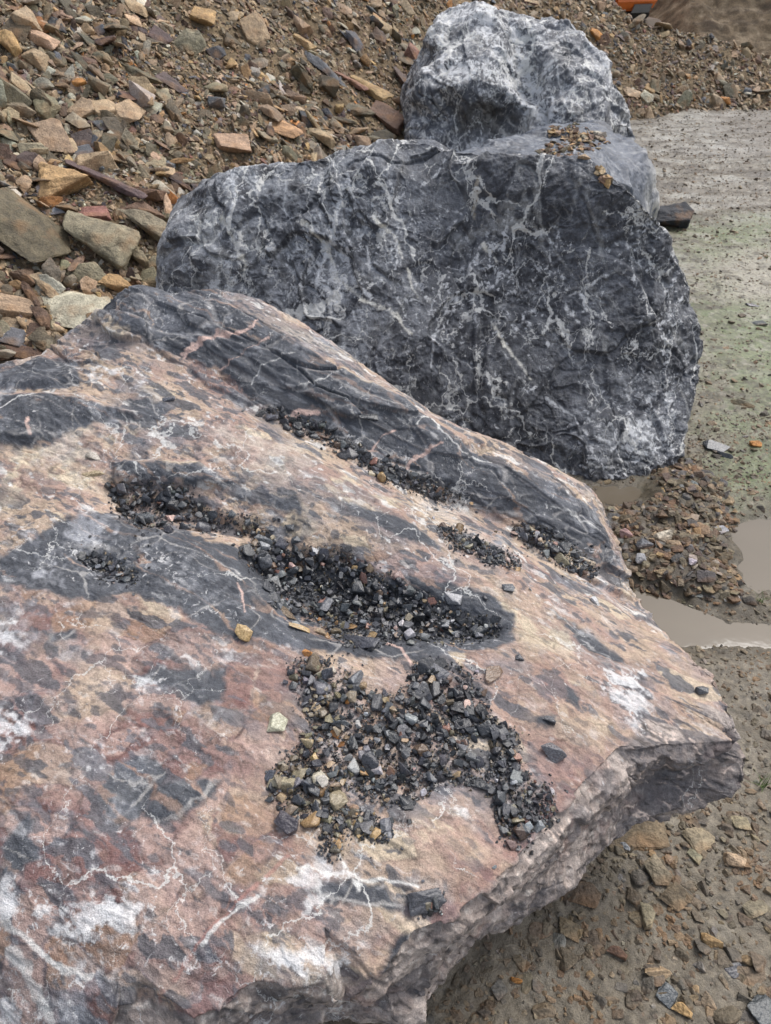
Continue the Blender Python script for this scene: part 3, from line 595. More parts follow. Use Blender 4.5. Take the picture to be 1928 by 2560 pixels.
    vein([(620,1850),(500,1960),(430,2050),(380,2110),(310,2212)], .004, (.36, .18, .15), .55, .006); vein([(440,2050),(490,1980),(560,1930)], .006, wh, .7); vein([(640,1875),(760,1895),(900,1910)], .004, wh, .8); vein([(735,1850),(770,1900),(780,1930)], .004, wh)
    vein([(885,2030),(900,2100),(885,2200)], .004, (.50, .40, .32)); vein([(0,1985),(60,2040),(120,2090),(200,2110)], .007, wh, .7); vein([(20,2060),(80,2140),(110,2212)], .012, wh, .6)
    f1, f2, idv = worley(V2*np.array([5, 7, 7]), 292); hair = sst(f2 - f1, .022, .008)*sst(fbm(V*6, 2, 294), -.15, .2)
    c = mixc(c, hair*.5*D, (.5, .48, .45))
    hair2 = sst(np.abs(fbm(V*6, 2, 296)), .012, .004)*sst(fbm(V*5, 2, 298), 0, .25); c = mixc(c, hair2*.5*np.maximum(D, .3), (.5, .47, .43))
    # dark grit stain left around the gravel
    # broken side face: grainy grey brown with pale streaks running along it
    n5 = fbm(L*np.array([12, 60, 60]), 5, 301); n6 = fbm(V*70, 3, 305); n7 = fbm(V2*12, 4, 307)
    sc_ = np.tile(np.array((.23, .195, .175)), (len(V), 1))
    sc_ = mixc(sc_, sst(n5, .0, .4)*.75, (.36, .29, .25)); sc_ = mixc(sc_, sst(n6 + .4*n7, .1, .5)*.65, (.50, .45, .40)); sc_ = mixc(sc_, sst(-n5 - .5*n7, .05, .4)*.75, (.055, .052, .055)); sc_ = mixc(sc_, sst(n7, .12, .4)*.45, (.27, .16, .13))
    knob = sst(V[:, 0], .36, .52); sc_ = mixc(sc_, knob*.75*sst(n7 + .5*n6 + .35, 0, .5), (.07, .067, .072))
    e = sst(ridged(L*np.array([5, 26, 26]), 2, 311), .84, .94)*sst(V[:, 0], .05, .3); sc_ = mixc(sc_, e*.8, (.58, .47, .40)); f1, f2, idv = worley(L*np.array([5, 16, 16]), 313); sc_ = mixc(sc_, (idv < .2)*sst(f2 - f1, .02, .08)*.5, (.10, .095, .10)); sc_ = mixc(sc_, (idv > .8)*sst(f2 - f1, .02, .08)*.5, (.42, .36, .32))
    ba = beyond_arris(dv) + .012*nB
    red = sst(ba, -.05, -.01)*sst(V[:, 0], .42, .3)*sst(V[:, 0], -.1, .05); c = mixc(c, red*.6*sst(nE, -.3, .2), (.21, .105, .09))
    cr = 1 - .6*sst(ridged(L*np.array([7, 30, 30]), 3, 317), .80, .93); sc_ = sc_*(1.25*cr*(1 + .35*n6))[:, None]
    c = mixc(c, sst(ba, -.004, .012), sc_)
    dust = .07 + .24*Wm + .16*hump + .12*sst(nA, -.1, .4) + .05*up + .12*low; dust = dust*(1 - .5*tanz)
    return np.c_[np.clip(c, .015, .85), dust]
b1 = boulder('boulder', (-.2, 1.05, .33), B1, 1.7, .38, disp1, paint1, M_B1, .025, PAR1, lambda m: (m[:, 2] < .23) | (m[:, 1] > 2.0), lambda dv: np.clip(np.abs(beyond_arris(dv))/.10, .05, 1))
tag(b1[0], 'huge red, tan and slate grey breccia boulder in front carrying heaps of dark gravel', 'boulder')

# --- the dark veined boulder behind it
B2 = [Wy(*t) for t in [
 (332,600,2.95),(336,560,2.95),(348,535,2.94),(385,490,2.95),(440,450,3.0),(455,410,3.03),(480,385,3.05),(500,370,3.07),(560,362,3.05),(620,355,3.02),(700,340,3.0),(740,320,3.02),(790,311,3.0),(860,309,2.97),(920,308,2.94),(950,320,2.9),(980,352,2.82),(1060,348,2.78),(1100,338,2.78),(1180,335,2.76),(1260,338,2.74),(1300,360,2.7),(1315,388,2.66),(1360,412,2.66),(1400,455,2.64),(1430,482,2.65),(1460,560,2.66),(1490,620,2.64),(1492,660,2.62),(1515,705,2.58),(1521,750,2.55),(1510,800,2.50),(1496,860,2.45),(1480,920,2.38),(1470,970,2.30),(1464,1012,2.24),(1440,1026,2.2),(1380,1036,2.18),(1300,1034,2.16),
 # face
 (400,540,2.86),(350,620,2.86),(450,620,2.78),(420,560,2.82),(500,450,2.92),(500,540,2.83),(560,420,2.93),(600,500,2.83),(600,600,2.74),(700,420,2.87),(720,520,2.76),(720,640,2.62),(800,360,2.88),(820,460,2.78),(840,580,2.64),(860,720,2.48),(940,400,2.80),(960,500,2.71),(980,640,2.58),(1000,780,2.42),(1010,430,2.76),(1030,500,2.72),(1080,420,2.72),(1100,540,2.66),(1120,660,2.55),(1150,800,2.40),(1150,920,2.28),(1200,400,2.68),(1220,520,2.62),(1250,640,2.55),(1290,760,2.44),(1280,880,2.32),(1280,990,2.20),(1330,500,2.62),(1380,600,2.58),(1400,700,2.50),(1430,790,2.45),(1420,880,2.36),(1400,970,2.24),(1440,900,2.35),(1455,780,2.47),(1460,680,2.54),(720,800,2.44),(500,720,2.68),(340,720,2.75),(1150,1040,2.18)]]
B2 += [np.array(t) for t in [(-.95,2.75,.05),(-.3,2.4,.05),(.3,2.25,.03),(.8,2.18,.03),(-.9,3.35,.1),(-.9,3.3,.65),(-.3,3.5,.7),(.3,3.4,.75),(.9,3.25,.6),(1.2,3.0,.4),(1.25,2.9,.05),(.6,3.5,.05),(-.2,3.6,.05),(0,2.9,-.05),(.9,2.7,-.03),(.8,2.35,.01)]]
def disp2(V, N):
    f1, f2, idv = worley(V*np.array([4.2, 4.2, 3.4]) + .5*fbm(V*4, 2, 401)[:, None], 402)
    d = .040*(idv - .5)*sst(f2 - f1, 0, .07) + .014*fbm(V*5, 4, 405)
    f1, f2, idv = worley(V*13 + .6*fbm(V*12, 2, 409)[:, None], 410)
    rough = sst(fbm(V*2, 2, 415) + .25*(V[:, 0] > .35), -.15, .15)
    d += (.3 + .7*rough)*(.012*(idv - .5)*sst(f2 - f1, 0, .12) + .008*fbm(V*30, 5, 418, .6)) + .0022*fbm(V*90, 2, 425)
    d -= .01*sst(1 - np.abs(fbm(V*np.array([3, 3, 1.5]), 3, 427))*18, 0, 1)
    return d
def veinset(V, c, s, amp=1., tint=(.62, .62, .60), f0=1.):
    A = V @ np.array([[.86, 0, -.5], [0, 1, 0], [.5, 0, .86]])            # veins lean from upper left to lower right
    A = A*np.array([1.5, 1.1, .62]) + .05*vec(V*3, s) + .016*vec(V*14, s + 2, 3)
    for k, (f, w, a) in enumerate(((2.6*f0, .030, .85), (6*f0, .040, .75), (13*f0, .055, .6), (27*f0, .08, .5))):
        f1, f2, idv = worley(A*f + 3.1*k, s + 13*k); n = fbm(V*(2.5 + 2.2*k), 3, s + 60 + k); n2 = fbm(V*(26 + 8*k), 3, s + 80 + k)
        c = mixc(c, sst(f2 - f1 - w*n2*1.2, w, w*.2)*a*sst(n, -.12, .22)*amp, tint)
    return c
def streaks(V, s, f):
    """thin broken white streaks running down the face, some crossing."""
    W = V + .02*vec(V*9, s, 3); out = np.zeros(len(V))
    for k, (ca, sa, w) in enumerate(((.90, -.44, 1.), (.97, .24, .8), (.5, .87, .6))):
        A = np.c_[W[:, 0]*ca - W[:, 2]*sa, W[:, 1]*.7, W[:, 0]*sa + W[:, 2]*ca]*f
        r = np.abs(fbm(A*np.array([7, 4, 1.7]) + 11.3*k, 4, s + 20 + 5*k, .6)); g = fbm(A*np.array([5, 3, 2.5]), 2, s + 40 + k)
        out = np.maximum(out, sst(r, .050, .012)*sst(g, -.05, .22)*w)
    return out*sst(fbm(V*40*min(f, 1.5), 3, s + 60), -.30, .05)
def chalk(V, s):
    """broken, dusty white bloom that clings to rough rock."""
    return sst(ridged(V*np.array([16, 16, 13]) + .3*vec(V*22, s), 3, s + 9)*.55 + .8*fbm(V*38, 4, s + 12) + .35*fbm(V*3.2, 3, s + 15), .46, .66)
def paint2(V, N, bvh, dv):
    n1 = fbm(V*3, 4, 501); n2 = fbm(V*14, 4, 505); n3 = fbm(V*50, 3, 509)
    c = np.tile(np.array((.060, .063, .073)), (len(V), 1))
    c = mixc(c, sst(n1 + .4*n2, .0, .45)*.7, (.115, .122, .14)); c = mixc(c, sst(-n1 - .4*n2, .05, .4)*.6, (.028, .029, .034))
    zn = fbm(V*2.6, 3, 515)                                              # where the face is bruised and dusty
    rim0 = sst(V[:, 0], -.35, -.75)*.25 + sst(V[:, 2], .72, .95)*.18
    st = np.maximum(streaks(V, 571, 1.0)*sst(zn + rim0, -.2, .25), .9*streaks(V, 581, 2.3)*sst(fbm(V*5, 3, 516) + rim0, -.15, .2))
    ch = chalk(V, 561)*sst(zn + rim0 + .1*n2, -.1, .3)
    c = mixc(c, st*.30, (.40, .41, .42)); c = mixc(c, ch*.2, (.35, .36, .38))
    c = veinset(V, c, 531, .35, (.70, .70, .67), .6)
    q = V[:, [0, 2]] + .02*np.c_[fbm(V*9, 3, 541), fbm(V*9, 3, 545)]
    def pl(l): return np.array([W3(bvh, x, y)[[0, 2]] for x, y in l])
    def vein(l, w, w1, s=.85, col=(.62, .58, .50)):
        nonlocal c
        m = sst(linesd(q, pl(l), w*.42, w1*.3) + .010*vn + .008*vf, -.003, .003)*sst(vn + .6*vf + .35, -.1, .15); c = mixc(c, m*s, col)
    vn = fbm(V*np.array([24, 24, 18]), 4, 549); vf = fbm(V*75, 4, 556); CR = (.78, .75, .66); WH = (.76, .77, .78)
    for l, w, w1, k, col in (([(738,319),(749,386),(771,430)], .016, .008, .9, WH), ([(660,482),(708,534),(730,608),(782,645),(841,674),(886,718)], .016, .016, .95, CR), ([(742,552),(765,600),(797,635)], .030, .022, .8, WH),
        ([(808,467),(852,512),(871,563),(893,622),(911,659)], .014, .006, .9, CR), ([(790,534),(797,578)], .007, .005, .8, WH), ([(693,460),(700,510)], .014, .006, .8, WH), ([(480,470),(509,534),(531,571),(528,600)], .022, .010, .9, CR), ([(500,380),(508,430),(492,490)], .020, .012, .8, WH),
        ([(545,380),(600,440),(640,500)], .005, .004, .7, WH), ([(620,380),(610,440),(625,500)], .006, .004, .7, WH), ([(1048,534),(1070,571)], .014, .010, .9, CR), ([(1062,556),(1096,512)], .006, .004, .8, CR), ([(989,637),(967,704),(920,745),(860,760)], .008, .008, .85, WH), ([(980,640),(940,720),(930,800)], .006, .004, .7, WH),
        ([(1063,696),(1100,755),(1144,822)], .010, .010, .9, CR), ([(1292,948),(1330,960),(1395,977)], .006, .006, .9, WH), ([(1358,910),(1380,950),(1400,985)], .012, .006, .9, WH), ([(1314,985),(1370,935),(1432,896)], .008, .006, .9, WH), ([(760,659),(775,711),(804,763)], .007, .005, .85, WH),
        ([(1033,385),(1022,460),(1025,475)], .024, .014, .85, (.40, .36, .29)), ([(960,342),(940,380),(908,408)], .010, .005, .8, WH), ([(1230,640),(1300,600),(1370,560)], .006, .004, .7, WH), ([(1180,860),(1240,900),(1290,990)], .007, .006, .7, WH),
        ([(560,560),(640,540),(700,600)], .004, .003, .6, WH), ([(1150,560),(1200,640),(1260,700)], .005, .003, .6, WH), ([(880,390),(940,440),(1010,470)], .005, .003, .6, WH)):
        vein(l, w, w1, k, col)
    dz = np.zeros(len(V))
    for z_, k_ in (([(470,380),(560,360),(560,440),(500,520),(440,470)], .45), ([(460,480),(530,470),(560,620),(460,640)], .55), ([(680,600),(770,590),(800,660),(700,670)], .55), ([(700,500),(790,500),(850,660),(760,650)], .35), ([(1240,800),(1440,800),(1465,1010),(1260,1010)], .38), ([(1480,630),(1525,640),(1520,860),(1465,1010),(1430,990),(1470,850)], .45),
                   ([(740,310),(960,305),(960,400),(760,400)], .25), ([(860,620),(1000,560),(990,720),(880,780)], .35), ([(1000,480),(1100,500),(1090,600),(1020,590)], .35), ([(560,640),(760,680),(900,800),(1140,960),(1000,900)], .25)):
        dz = np.maximum(dz, k_*sst(polysd(q, pl(z_)), -.08, .06))
    # bluish cleaner corner lower right and pale chalk on the upper rim
    z = sst(polysd(q, pl([(1240,800),(1420,800),(1460,980),(1300,1000),(1230,900)])), -.05, .05); c = mixc(c, z*.4*sst(n2, -.3, .3), (.21, .22, .235))
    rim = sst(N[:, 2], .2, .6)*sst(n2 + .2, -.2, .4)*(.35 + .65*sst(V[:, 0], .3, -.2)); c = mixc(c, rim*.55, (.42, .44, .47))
    c = mixc(c, sst(V[:, 0], -.55, -.75)*.3*sst(n2, -.1, .3), (.35, .35, .36))
    return np.c_[np.clip(c, .012, .8), .10 + .42*dz + .10*sst(zn, -.15, .3) + .06*sst(n2, 0, .4) + .28*st + .18*ch]
b2 = boulder('boulder', (.2, 2.9, .4), B2, 1.5, .12, disp2, paint2, M_B2, .04, None, lambda m: (m[:, 1] > 3.12) | (m[:, 2] < -.01) | ((m[:, 0] < .2) & (m[:, 2] < .25)))
tag(b2[0], 'large charcoal boulder with white calcite veins, second from the front', 'boulder')

# --- blue-grey boulder with a flat debris-strewn top, behind the charcoal one
B3 = [Wy(*t) for t in [(930,345,3.75),(1000,322,4.1),(1050,312,4.3),(1100,305,4.4),(1160,282,4.65),(1240,264,4.85),(1290,266,4.85),(1330,290,4.75),(1388,315,4.55),(1410,340,4.45),(1424,370,4.4),(1421,410,4.35),(1408,448,4.3),(1395,480,4.3),
 (1150,330,4.0),(1250,335,4.0),(1330,350,4.05),(1200,300,4.4),(1290,305,4.45),(1360,370,4.1),(1385,410,4.1),(1340,400,3.9),(1100,345,3.8),(1000,360,3.7)]]
B3 += [np.array(t) for t in [(.15,3.9,.2),(.1,4.5,.4),(.2,4.9,.1),(.8,5.1,.3),(1.3,5.0,.3),(1.65,4.6,.05),(1.5,4.0,.05),(.9,3.7,.1),(.4,3.6,.1),(.8,4.3,-.05),(.5,5.0,.05),(1.3,4.9,.02)]]
def disp3(V, N):
    f1, f2, idv = worley(V*3.5, 602); return .05*(idv - .5)*sst(f2 - f1, 0, .2) + .025*fbm(V*5, 4, 605) + .010*fbm(V*22, 4, 611)
def paint3(V, N, bvh, dv):
    n1 = fbm(V*3, 3, 621); n2 = fbm(V*12, 4, 625); c = np.tile(np.array((.075, .088, .112)), (len(V), 1))
    c = mixc(c, sst(n1 + .5*n2, 0, .5)*.7, (.13, .148, .18)); c = mixc(c, sst(-n1 - .4*n2, .05, .4)*.6, (.04, .045, .055))
    c = mixc(c, chalk(V*.6, 661)*.35, (.42, .44, .46)); c = veinset(V, c, 641, .3, f0=.7); ed = sst(V[:, 0] - .5*(V[:, 2] - .5), 1.38, 1.6)*sst(n2, -.4, .2); c = mixc(c, ed*.75, (.52, .51, .48))
    return np.c_[c, .08 + .25*ed]
b3 = boulder('boulder', (.85, 4.4, .3), B3, 1.8, .5, disp3, paint3, M_B3, .05)
tag(b3[0], 'low blue-grey boulder with brown debris on top, wedged behind the charcoal boulder', 'boulder')

# --- tall pale boulder at the back
B4 = [Wy(*t) for t in [(873,300,5.7),(874,262,5.7),(880,228,5.75),(900,150,5.85),(914,96,5.95),(940,52,6.05),(970,30,6.1),(1000,12,6.1),(1040,9,6.1),(1075,24,6.05),(1110,50,5.9),(1150,54,5.9),(1185,49,6.0),(1225,44,6.0),(1247,60,5.95),(1270,95,5.9),(1310,150,5.8),(1332,190,5.75),(1352,230,5.7),(1370,268,5.65),(1374,305,5.6),
 (920,200,5.55),(950,120,5.7),(1000,80,5.75),(1060,90,5.7),(1110,120,5.75),(1150,180,5.65),(1120,230,5.5),(1180,230,5.4),(1200,120,5.7),(1240,180,5.5),(1290,230,5.45),(960,190,5.45),(1030,170,5.45),(1000,230,5.47),(1060,230,5.48),(1100,200,5.48),(1080,265,5.5),(960,260,5.55),(900,280,5.5),(1250,260,5.35),(1320,270,5.4)]]
B4 = [p for p in B4]
B4 += [np.array(t) for t in [(.1,5.4,.3),(.6,5.35,.25),(1.1,5.3,.3),(1.6,5.5,.3),(.1,5.6,0),(.7,5.45,0),(1.5,5.6,0),(.1,6.5,.4),(.8,6.8,.5),(1.6,6.4,.4),(.4,6.6,.9),(1.1,6.6,.9),(.8,6,-.05),(1.6,6.3,0),(.2,6.5,0),(.9,6.9,.05)]]
def disp4(V, N):
    f1, f2, idv = worley(V*2.8 + .4*fbm(V*3, 2, 700)[:, None], 702); g = np.array([Wy(x, y, 5.7)[[0, 2]] for x, y in [(1118,45),(1125,110),(1140,170),(1165,240)]]); r = np.array([Wy(x, y, 5.6)[[0, 2]] for x, y in [(985,250),(1050,225),(1120,265),(1050,290),(980,290)]])
    qq = V[:, [0, 2]] + .04*np.c_[perlin(V*5, 713), perlin(V*5, 714)]
    g1, g2, gid = worley(V*6 + .4*vec(V*5, 715), 716)
    return .09*(idv - .5)*sst(f2 - f1, 0, .15) + .040*(gid - .5)*sst(g2 - g1, 0, .08) + .03*fbm(V*3.5, 3, 705) + .014*(ridged(V*np.array([7, 7, 4]), 3, 709) - .5) + .010*fbm(V*26, 4, 711) - .05*sst(linesd(qq, g, .02), -.12, .02)*(V[:, 1] < 6.2) - .03*sst(polysd(qq, r), -.08, .06)*(V[:, 1] < 6)
def paint4(V, N, bvh, dv):
    n1 = fbm(V*2.5, 3, 721); n2 = fbm(V*8, 4, 725); n3 = fbm(V*25, 3, 729); c = np.tile(np.array((.10, .106, .122)), (len(V), 1))
    c = mixc(c, sst(n1 + .6*n2, 0, .4)*.75, (.23, .24, .265)); c = mixc(c, sst(-n1 - .7*n2, .05, .35)*.75, (.06, .062, .068))
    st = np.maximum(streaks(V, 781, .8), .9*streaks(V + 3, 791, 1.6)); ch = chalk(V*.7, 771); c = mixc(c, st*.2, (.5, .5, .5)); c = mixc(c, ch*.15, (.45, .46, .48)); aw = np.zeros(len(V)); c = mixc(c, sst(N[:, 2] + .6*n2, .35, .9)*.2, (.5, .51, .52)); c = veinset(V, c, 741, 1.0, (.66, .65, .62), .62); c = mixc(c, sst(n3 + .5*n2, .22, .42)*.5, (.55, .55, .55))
    q = V[:, [0, 2]] + .03*np.c_[fbm(V*4, 2, 751), fbm(V*4, 2, 755)]
    def pl(l): return np.array([W3(bvh, x, y)[[0, 2]] for x, y in l])
    for l, w, s in (([(1110,60),(1130,130),(1150,200),(1190,250)], .035, .7), ([(960,150),(1040,150),(1110,180),(1130,210)], .03, .7), ([(940,60),(1000,30),(1060,40)], .04, .5), ([(1040,60),(1080,110),(1120,160)], .02, .6)):
        aw = np.maximum(aw, s*.5*sst(linesd(q, pl(l), w) + .03*n3, -.05, .03))
    z = sst(polysd(q, pl([(980,240),(1050,215),(1130,250),(1110,290),(990,292)])), -.05, .05); c = mixc(c, z*.7*sst(n2 + .2, -.2, .2), (.10, .092, .078))
    return np.c_[c, .17 + .16*n1 + .15*sst(n2, 0, .35) + .40*st + .25*ch + aw - .2*z]
b4 = boulder('boulder', (.85, 6.0, .5), B4, 1.8, .3, disp4, paint4, M_B2, .06)
tag(b4[0], 'tall pale grey boulder with two humps, farthest back against the rubble slope', 'boulder')

# ------------------------------------------------------------ stone shapes
tick('stone shapes')
def stone_shape(kind, seed, res=None):
    r = np.random.default_rng(seed)
    n = {'chip': 11, 'slab': 12, 'block': 13, 'shard': 12}[kind]
    d = r.normal(size=(n, 3)); d /= np.linalg.norm(d, axis=1)[:, None]
    d = np.sign(d)*np.abs(d)**.65 if kind in ('slab', 'block') else d
    d *= r.uniform(.82, 1.0, (n, 1))
    sc = {'chip': (1, r.uniform(.62, .9), r.uniform(.4, .7)), 'slab': (1, r.uniform(.6, .9), r.uniform(.16, .28)), 'block': (1, r.uniform(.65, .9), r.uniform(.45, .7)), 'shard': (1, r.uniform(.25, .4), r.uniform(.12, .22))}[kind]
    V, F = hull(d*np.array(sc)); V -= (V.max(0) + V.min(0))/2; V /= (V[:, 0].max() - V[:, 0].min())
    if res:
        V0 = V
        V, F = refine(V, F, lambda m: np.full(len(m), res), 8)
        # wear the arrises: one relaxation, then bedding steps and grain
        for _ in range(2):
            N = np.zeros_like(V); cnt = np.zeros(len(V))
            for a, b in ((0, 1), (1, 2), (2, 0)):
                for i, j in ((a, b), (b, a)):
                    for c in range(3): N[:, c] += np.bincount(F[:, i], V[F[:, j], c], len(V))
                    cnt += np.bincount(F[:, i], minlength=len(V))
            V = V*.55 + .45*N/cnt[:, None]
        nn = vnormals(V, F); p = V + seed*3.7
        V = V + nn*(.018*fbm(p*5, 3, 801) + .012*fbm(p*np.array([6, 6, 34]), 2, 805))[:, None]*(1.4 if kind != 'chip' else .8)
    return V, F
LIB = {k: [stone_shape(k, 100*j + i) for i in range(24)] for j, k in enumerate(('chip', 'slab', 'block', 'shard'))}
LIBM = {k: [stone_shape(k, 5000 + 100*j + i, .13) for i in range(12)] for j, k in enumerate(('chip', 'slab', 'block', 'shard'))}
LIBH = {k: [stone_shape(k, 9000 + 100*j + i, .05) for i in range(10)] for j, k in enumerate(('chip', 'slab', 'block', 'shard'))}
def rotm(n, yaw, tx, ty):
    """matrix whose Z is the surface normal, turned by yaw, then tilted."""
    n = np.asarray(n)/np.linalg.norm(n); a = np.array([math.cos(yaw), math.sin(yaw), 0]); a = a - n*(a @ n); a /= np.linalg.norm(a); b = np.cross(n, a)
    B = np.stack([a, b, n], 1); cx, sx, cy, sy = math.cos(tx), math.sin(tx), math.cos(ty), math.sin(ty)
    return B @ np.array([[1, 0, 0], [0, cx, -sx], [0, sx, cx]]) @ np.array([[cy, 0, sy], [0, 1, 0], [-sy, 0, cy]])
class Pile:                                       # many uncountable stones in one mesh
    def __init__(s): s.V = []; s.F = []; s.C = []; s.n = 0
    def add(s, shape, Rm, sc, loc, col):
        V = (shape[0]*sc) @ Rm.T + loc; s.V.append(V); s.F.append(shape[1] + s.n); s.n += len(V); s.C.append(np.tile(col, (len(V), 1)))
    def build(s, name, mat):
        return link(name, tomesh(name, np.concatenate(s.V), np.concatenate(s.F), np.concatenate(s.C), False), mat)
def single(name, shape, Rm, sc, loc, col, mat, smooth=False, mottle=.0):
    V = (shape[0]*sc) @ Rm.T; c = np.tile(col, (len(V), 1))
    if mottle: c = c*(1 + mottle*fbm((V + loc)*14, 3, 811))[:, None]
    me = tomesh(name, V, shape[1], c, smooth); return link(name, me, mat, loc=tuple(loc))
def jit(c, a=.18):
    return np.clip(np.array(c)*(1 + rng.normal(0, a))*(1 + rng.normal(0, .03, 3)), .012, .75)

COLN = {'black': (.030, .032, .037), 'charcoal': (.055, .058, .066), 'grey': (.125, .129, .137), 'pale grey': (.28, .29, .30), 'olive': (.235, .20, .135), 'ochre': (.40, .26, .125), 'orange': (.45, .20, .06), 'brown': (.14, .085, .058), 'reddish': (.23, .115, .085), 'tan': (.37, .27, .17), 'cream': (.44, .40, .32), 'purple-brown': (.105, .072, .066), 'white': (.48, .48, .48), 'pink': (.48, .32, .28), 'dark olive': (.135, .108, .07)}

# ------------------------------------------------------------ gravel lying on the front boulder
tick('gravel lying on the front boulder')
bvh1 = b1[1]
GRP = [('in the small upper-left hollow', [(232,1045),(300,1038),(400,1050),(425,1090),(480,1108),(560,1120),(605,1180),(575,1205),(520,1160),(400,1140),(300,1145),(235,1090)], 150, 13, .016),
 ('in the little pocket at left', [(168,1200),(230,1195),(300,1240),(292,1262),(220,1250)], 60, 10, .006),
 ('in the long central bowl', [(510,1195),(560,1165),(640,1185),(740,1190),(830,1238),(920,1285),(1020,1328),(1085,1350),(1080,1378),(980,1388),(900,1388),(800,1402),(740,1392),(680,1345),(590,1305),(570,1250)], 620, 13, .018),
 ('in the wide heap on the lower face', [(640,1415),(700,1425),(745,1445),(768,1470),(800,1500),(850,1505),(880,1478),(895,1435),(960,1430),(1030,1455),(1048,1520),(1085,1575),(1040,1590),(1010,1600),(1010,1640),(1050,1650),(1048,1690),(1000,1700),(950,1690),(930,1722),(850,1745),(800,1722),(760,1700),(735,1730),(760,1770),(735,1830),(720,1862),(690,1840),(700,1800),(650,1770),(590,1730),(575,1680),(615,1640),(668,1570),(650,1520),(628,1460)], 680, 15, .012),
 ('in the upper groove under the slate band', [(558,883),(600,880),(700,925),(770,965),(850,1008),(960,1050),(1015,1090),(960,1085),(860,1052),(790,1012),(700,955),(620,922)], 190, 11, .010),
 ('in the narrow right-hand crack', [(942,1135),(1000,1155),(1115,1208),(1125,1232),(1060,1215),(980,1182)], 110, 10, .008),
 ('in the groove near the right edge', [(1105,1128),(1200,1150),(1275,1215),(1292,1248),(1220,1225),(1130,1172)], 140, 11, .010),
 ('in the short tongue below the heap', [(745,1745),(800,1760),(850,1790),(840,1825),(790,1815),(760,1800)], 45, 14, .006),
 ('near the bottom arris', [(888,1925),(935,1935),(948,1970),(910,1962)], 14, 16, .006),
 ('in the strip beside the heap', [(1062,1560),(1110,1575),(1125,1640),(1140,1690),(1190,1700),(1205,1775),(1150,1800),(1130,1835),(1095,1835),(1075,1780),(1050,1700),(1058,1630)], 150, 14, .012)]
def inpoly(x, y, p): return polysd(np.array([[x, y]], float), p)[0]
stones = []
palG = ['black']*34 + ['charcoal']*36 + ['grey']*14 + ['pale grey']*4 + ['olive']*4 + ['ochre']*1 + ['brown']*3 + ['tan']*2 + ['white']*2 + ['pink']*1 + ['reddish']*2
palG2 = ['olive']*14 + ['tan']*4 + ['ochre']*2 + ['cream']*2 + ['dark olive']*4 + ['grey']*12 + ['charcoal']*22 + ['black']*12 + ['orange']*1
for gi, (where, poly, cnt, size, depth) in enumerate(GRP):
    P = np.array(poly, float); lo, hi = P.min(0), P.max(0); k = 0; tries = 0
    cand = rng.uniform(lo, hi, (cnt*14, 2)); sd = polysd(cand + 5*rng.normal(size=cand.shape), P); cand = cand[sd > 0][:cnt]
    sds = np.maximum(polysd(cand, P), 0)
    order = np.argsort(rng.uniform(size=len(cand)))
    for m, j in enumerate(order):
        x, y = cand[j]; h, n = cast(bvh1, x, y)
        if h is None: continue
        s = size*K*math.exp(rng.normal(0, .42))*(h - Vector(ORG)).length/FPX*.95
        s = min(s, .040)
        lay = m/len(order); lift = depth*min(1, sds[j]/28)*lay + s*.14
        warm = (gi == 3 and x < 760) or gi == 7 or (gi == 2 and y > 1330 - (x - 600)*.05 and x < 760)
        cn = random.choice(palG2 if warm else palG)
        stones.append((s, np.array(h[:]) + np.array(n[:])*lift, np.array(n[:]), cn, gi))
# loose singles round the heaps
for _ in range(240):
    gi = int(rng.integers(0, 10)); P = np.array(GRP[gi][1], float); b = P[int(rng.integers(len(P)))]; x, y = b + rng.normal(0, 20, 2)
    h, n = cast(bvh1, x, y)
    if h is None: continue
    s = 6*K*math.exp(rng.normal(0, .4))*(h - Vector(ORG)).length/FPX
    stones.append((s, np.array(h[:]) + np.array(n[:])*s*.2, np.array(n[:]), random.choice(palG), gi))
stones.sort(key=lambda t: -t[0])
fine = Pile(); GG = 'loose crushed gravel stones lying on the front boulder'
for i, (s, p, n, cn, gi) in enumerate(stones):
    kd = random.choice(['chip', 'chip', 'chip', 'block', 'block', 'slab']); lim = .5 if kd == 'slab' else 1.2
    Rm = rotm(n, rng.uniform(0, 6.28), rng.normal(0, .35*lim), rng.normal(0, .35*lim)); col = jit(COLN[cn], .25)*.80
    if i < 262:
        o = single('gravel_stone', LIBM[kd][int(rng.integers(12))], Rm, min(s, .022 if cn in ('white', 'pale grey', 'pink') else 1)*1.12, p, col, M_GRAVEL, False, .5)
        size = 'coarse' if i < 90 else 'small'
        tag(o, f'{size} {cn} crushed stone {GRP[gi][0]} on the boulder', 'stone', GG)
    else:
        fine.add(LIB[kd][int(rng.integers(24))], Rm, s, p, col)
# dark grit filling under the stones
for gi, (where, poly, cnt, size, depth) in enumerate(GRP):
    P = np.array(poly, float); lo, hi = P.min(0), P.max(0)
    cand = rng.uniform(lo, hi, (cnt*40, 2)); cand = cand[polysd(cand + 6*rng.normal(size=cand.shape), P) > -2][:int(cnt*6)]
    for x, y in cand:
        h, n = cast(bvh1, x, y)
        if h is None: continue
        s = rng.uniform(.002, .006); Rm = rotm(np.array(n[:]), rng.uniform(0, 6.28), rng.normal(0, .5), rng.normal(0, .5))
        fine.add(LIB['chip'][int(rng.integers(24))], Rm, s, np.array(h[:]) + np.array(n[:])*(s*.2 + rng.uniform(0, .004)*(depth > .007)), jit(COLN[random.choice(['black', 'black', 'charcoal', 'charcoal', 'charcoal', 'dark olive'])], .25)*.8)
tag(fine.build('gravel', M_GRAVEL), 'fine dark grit and small gravel lying in the hollows of the front boulder', 'gravel', kind='stuff')
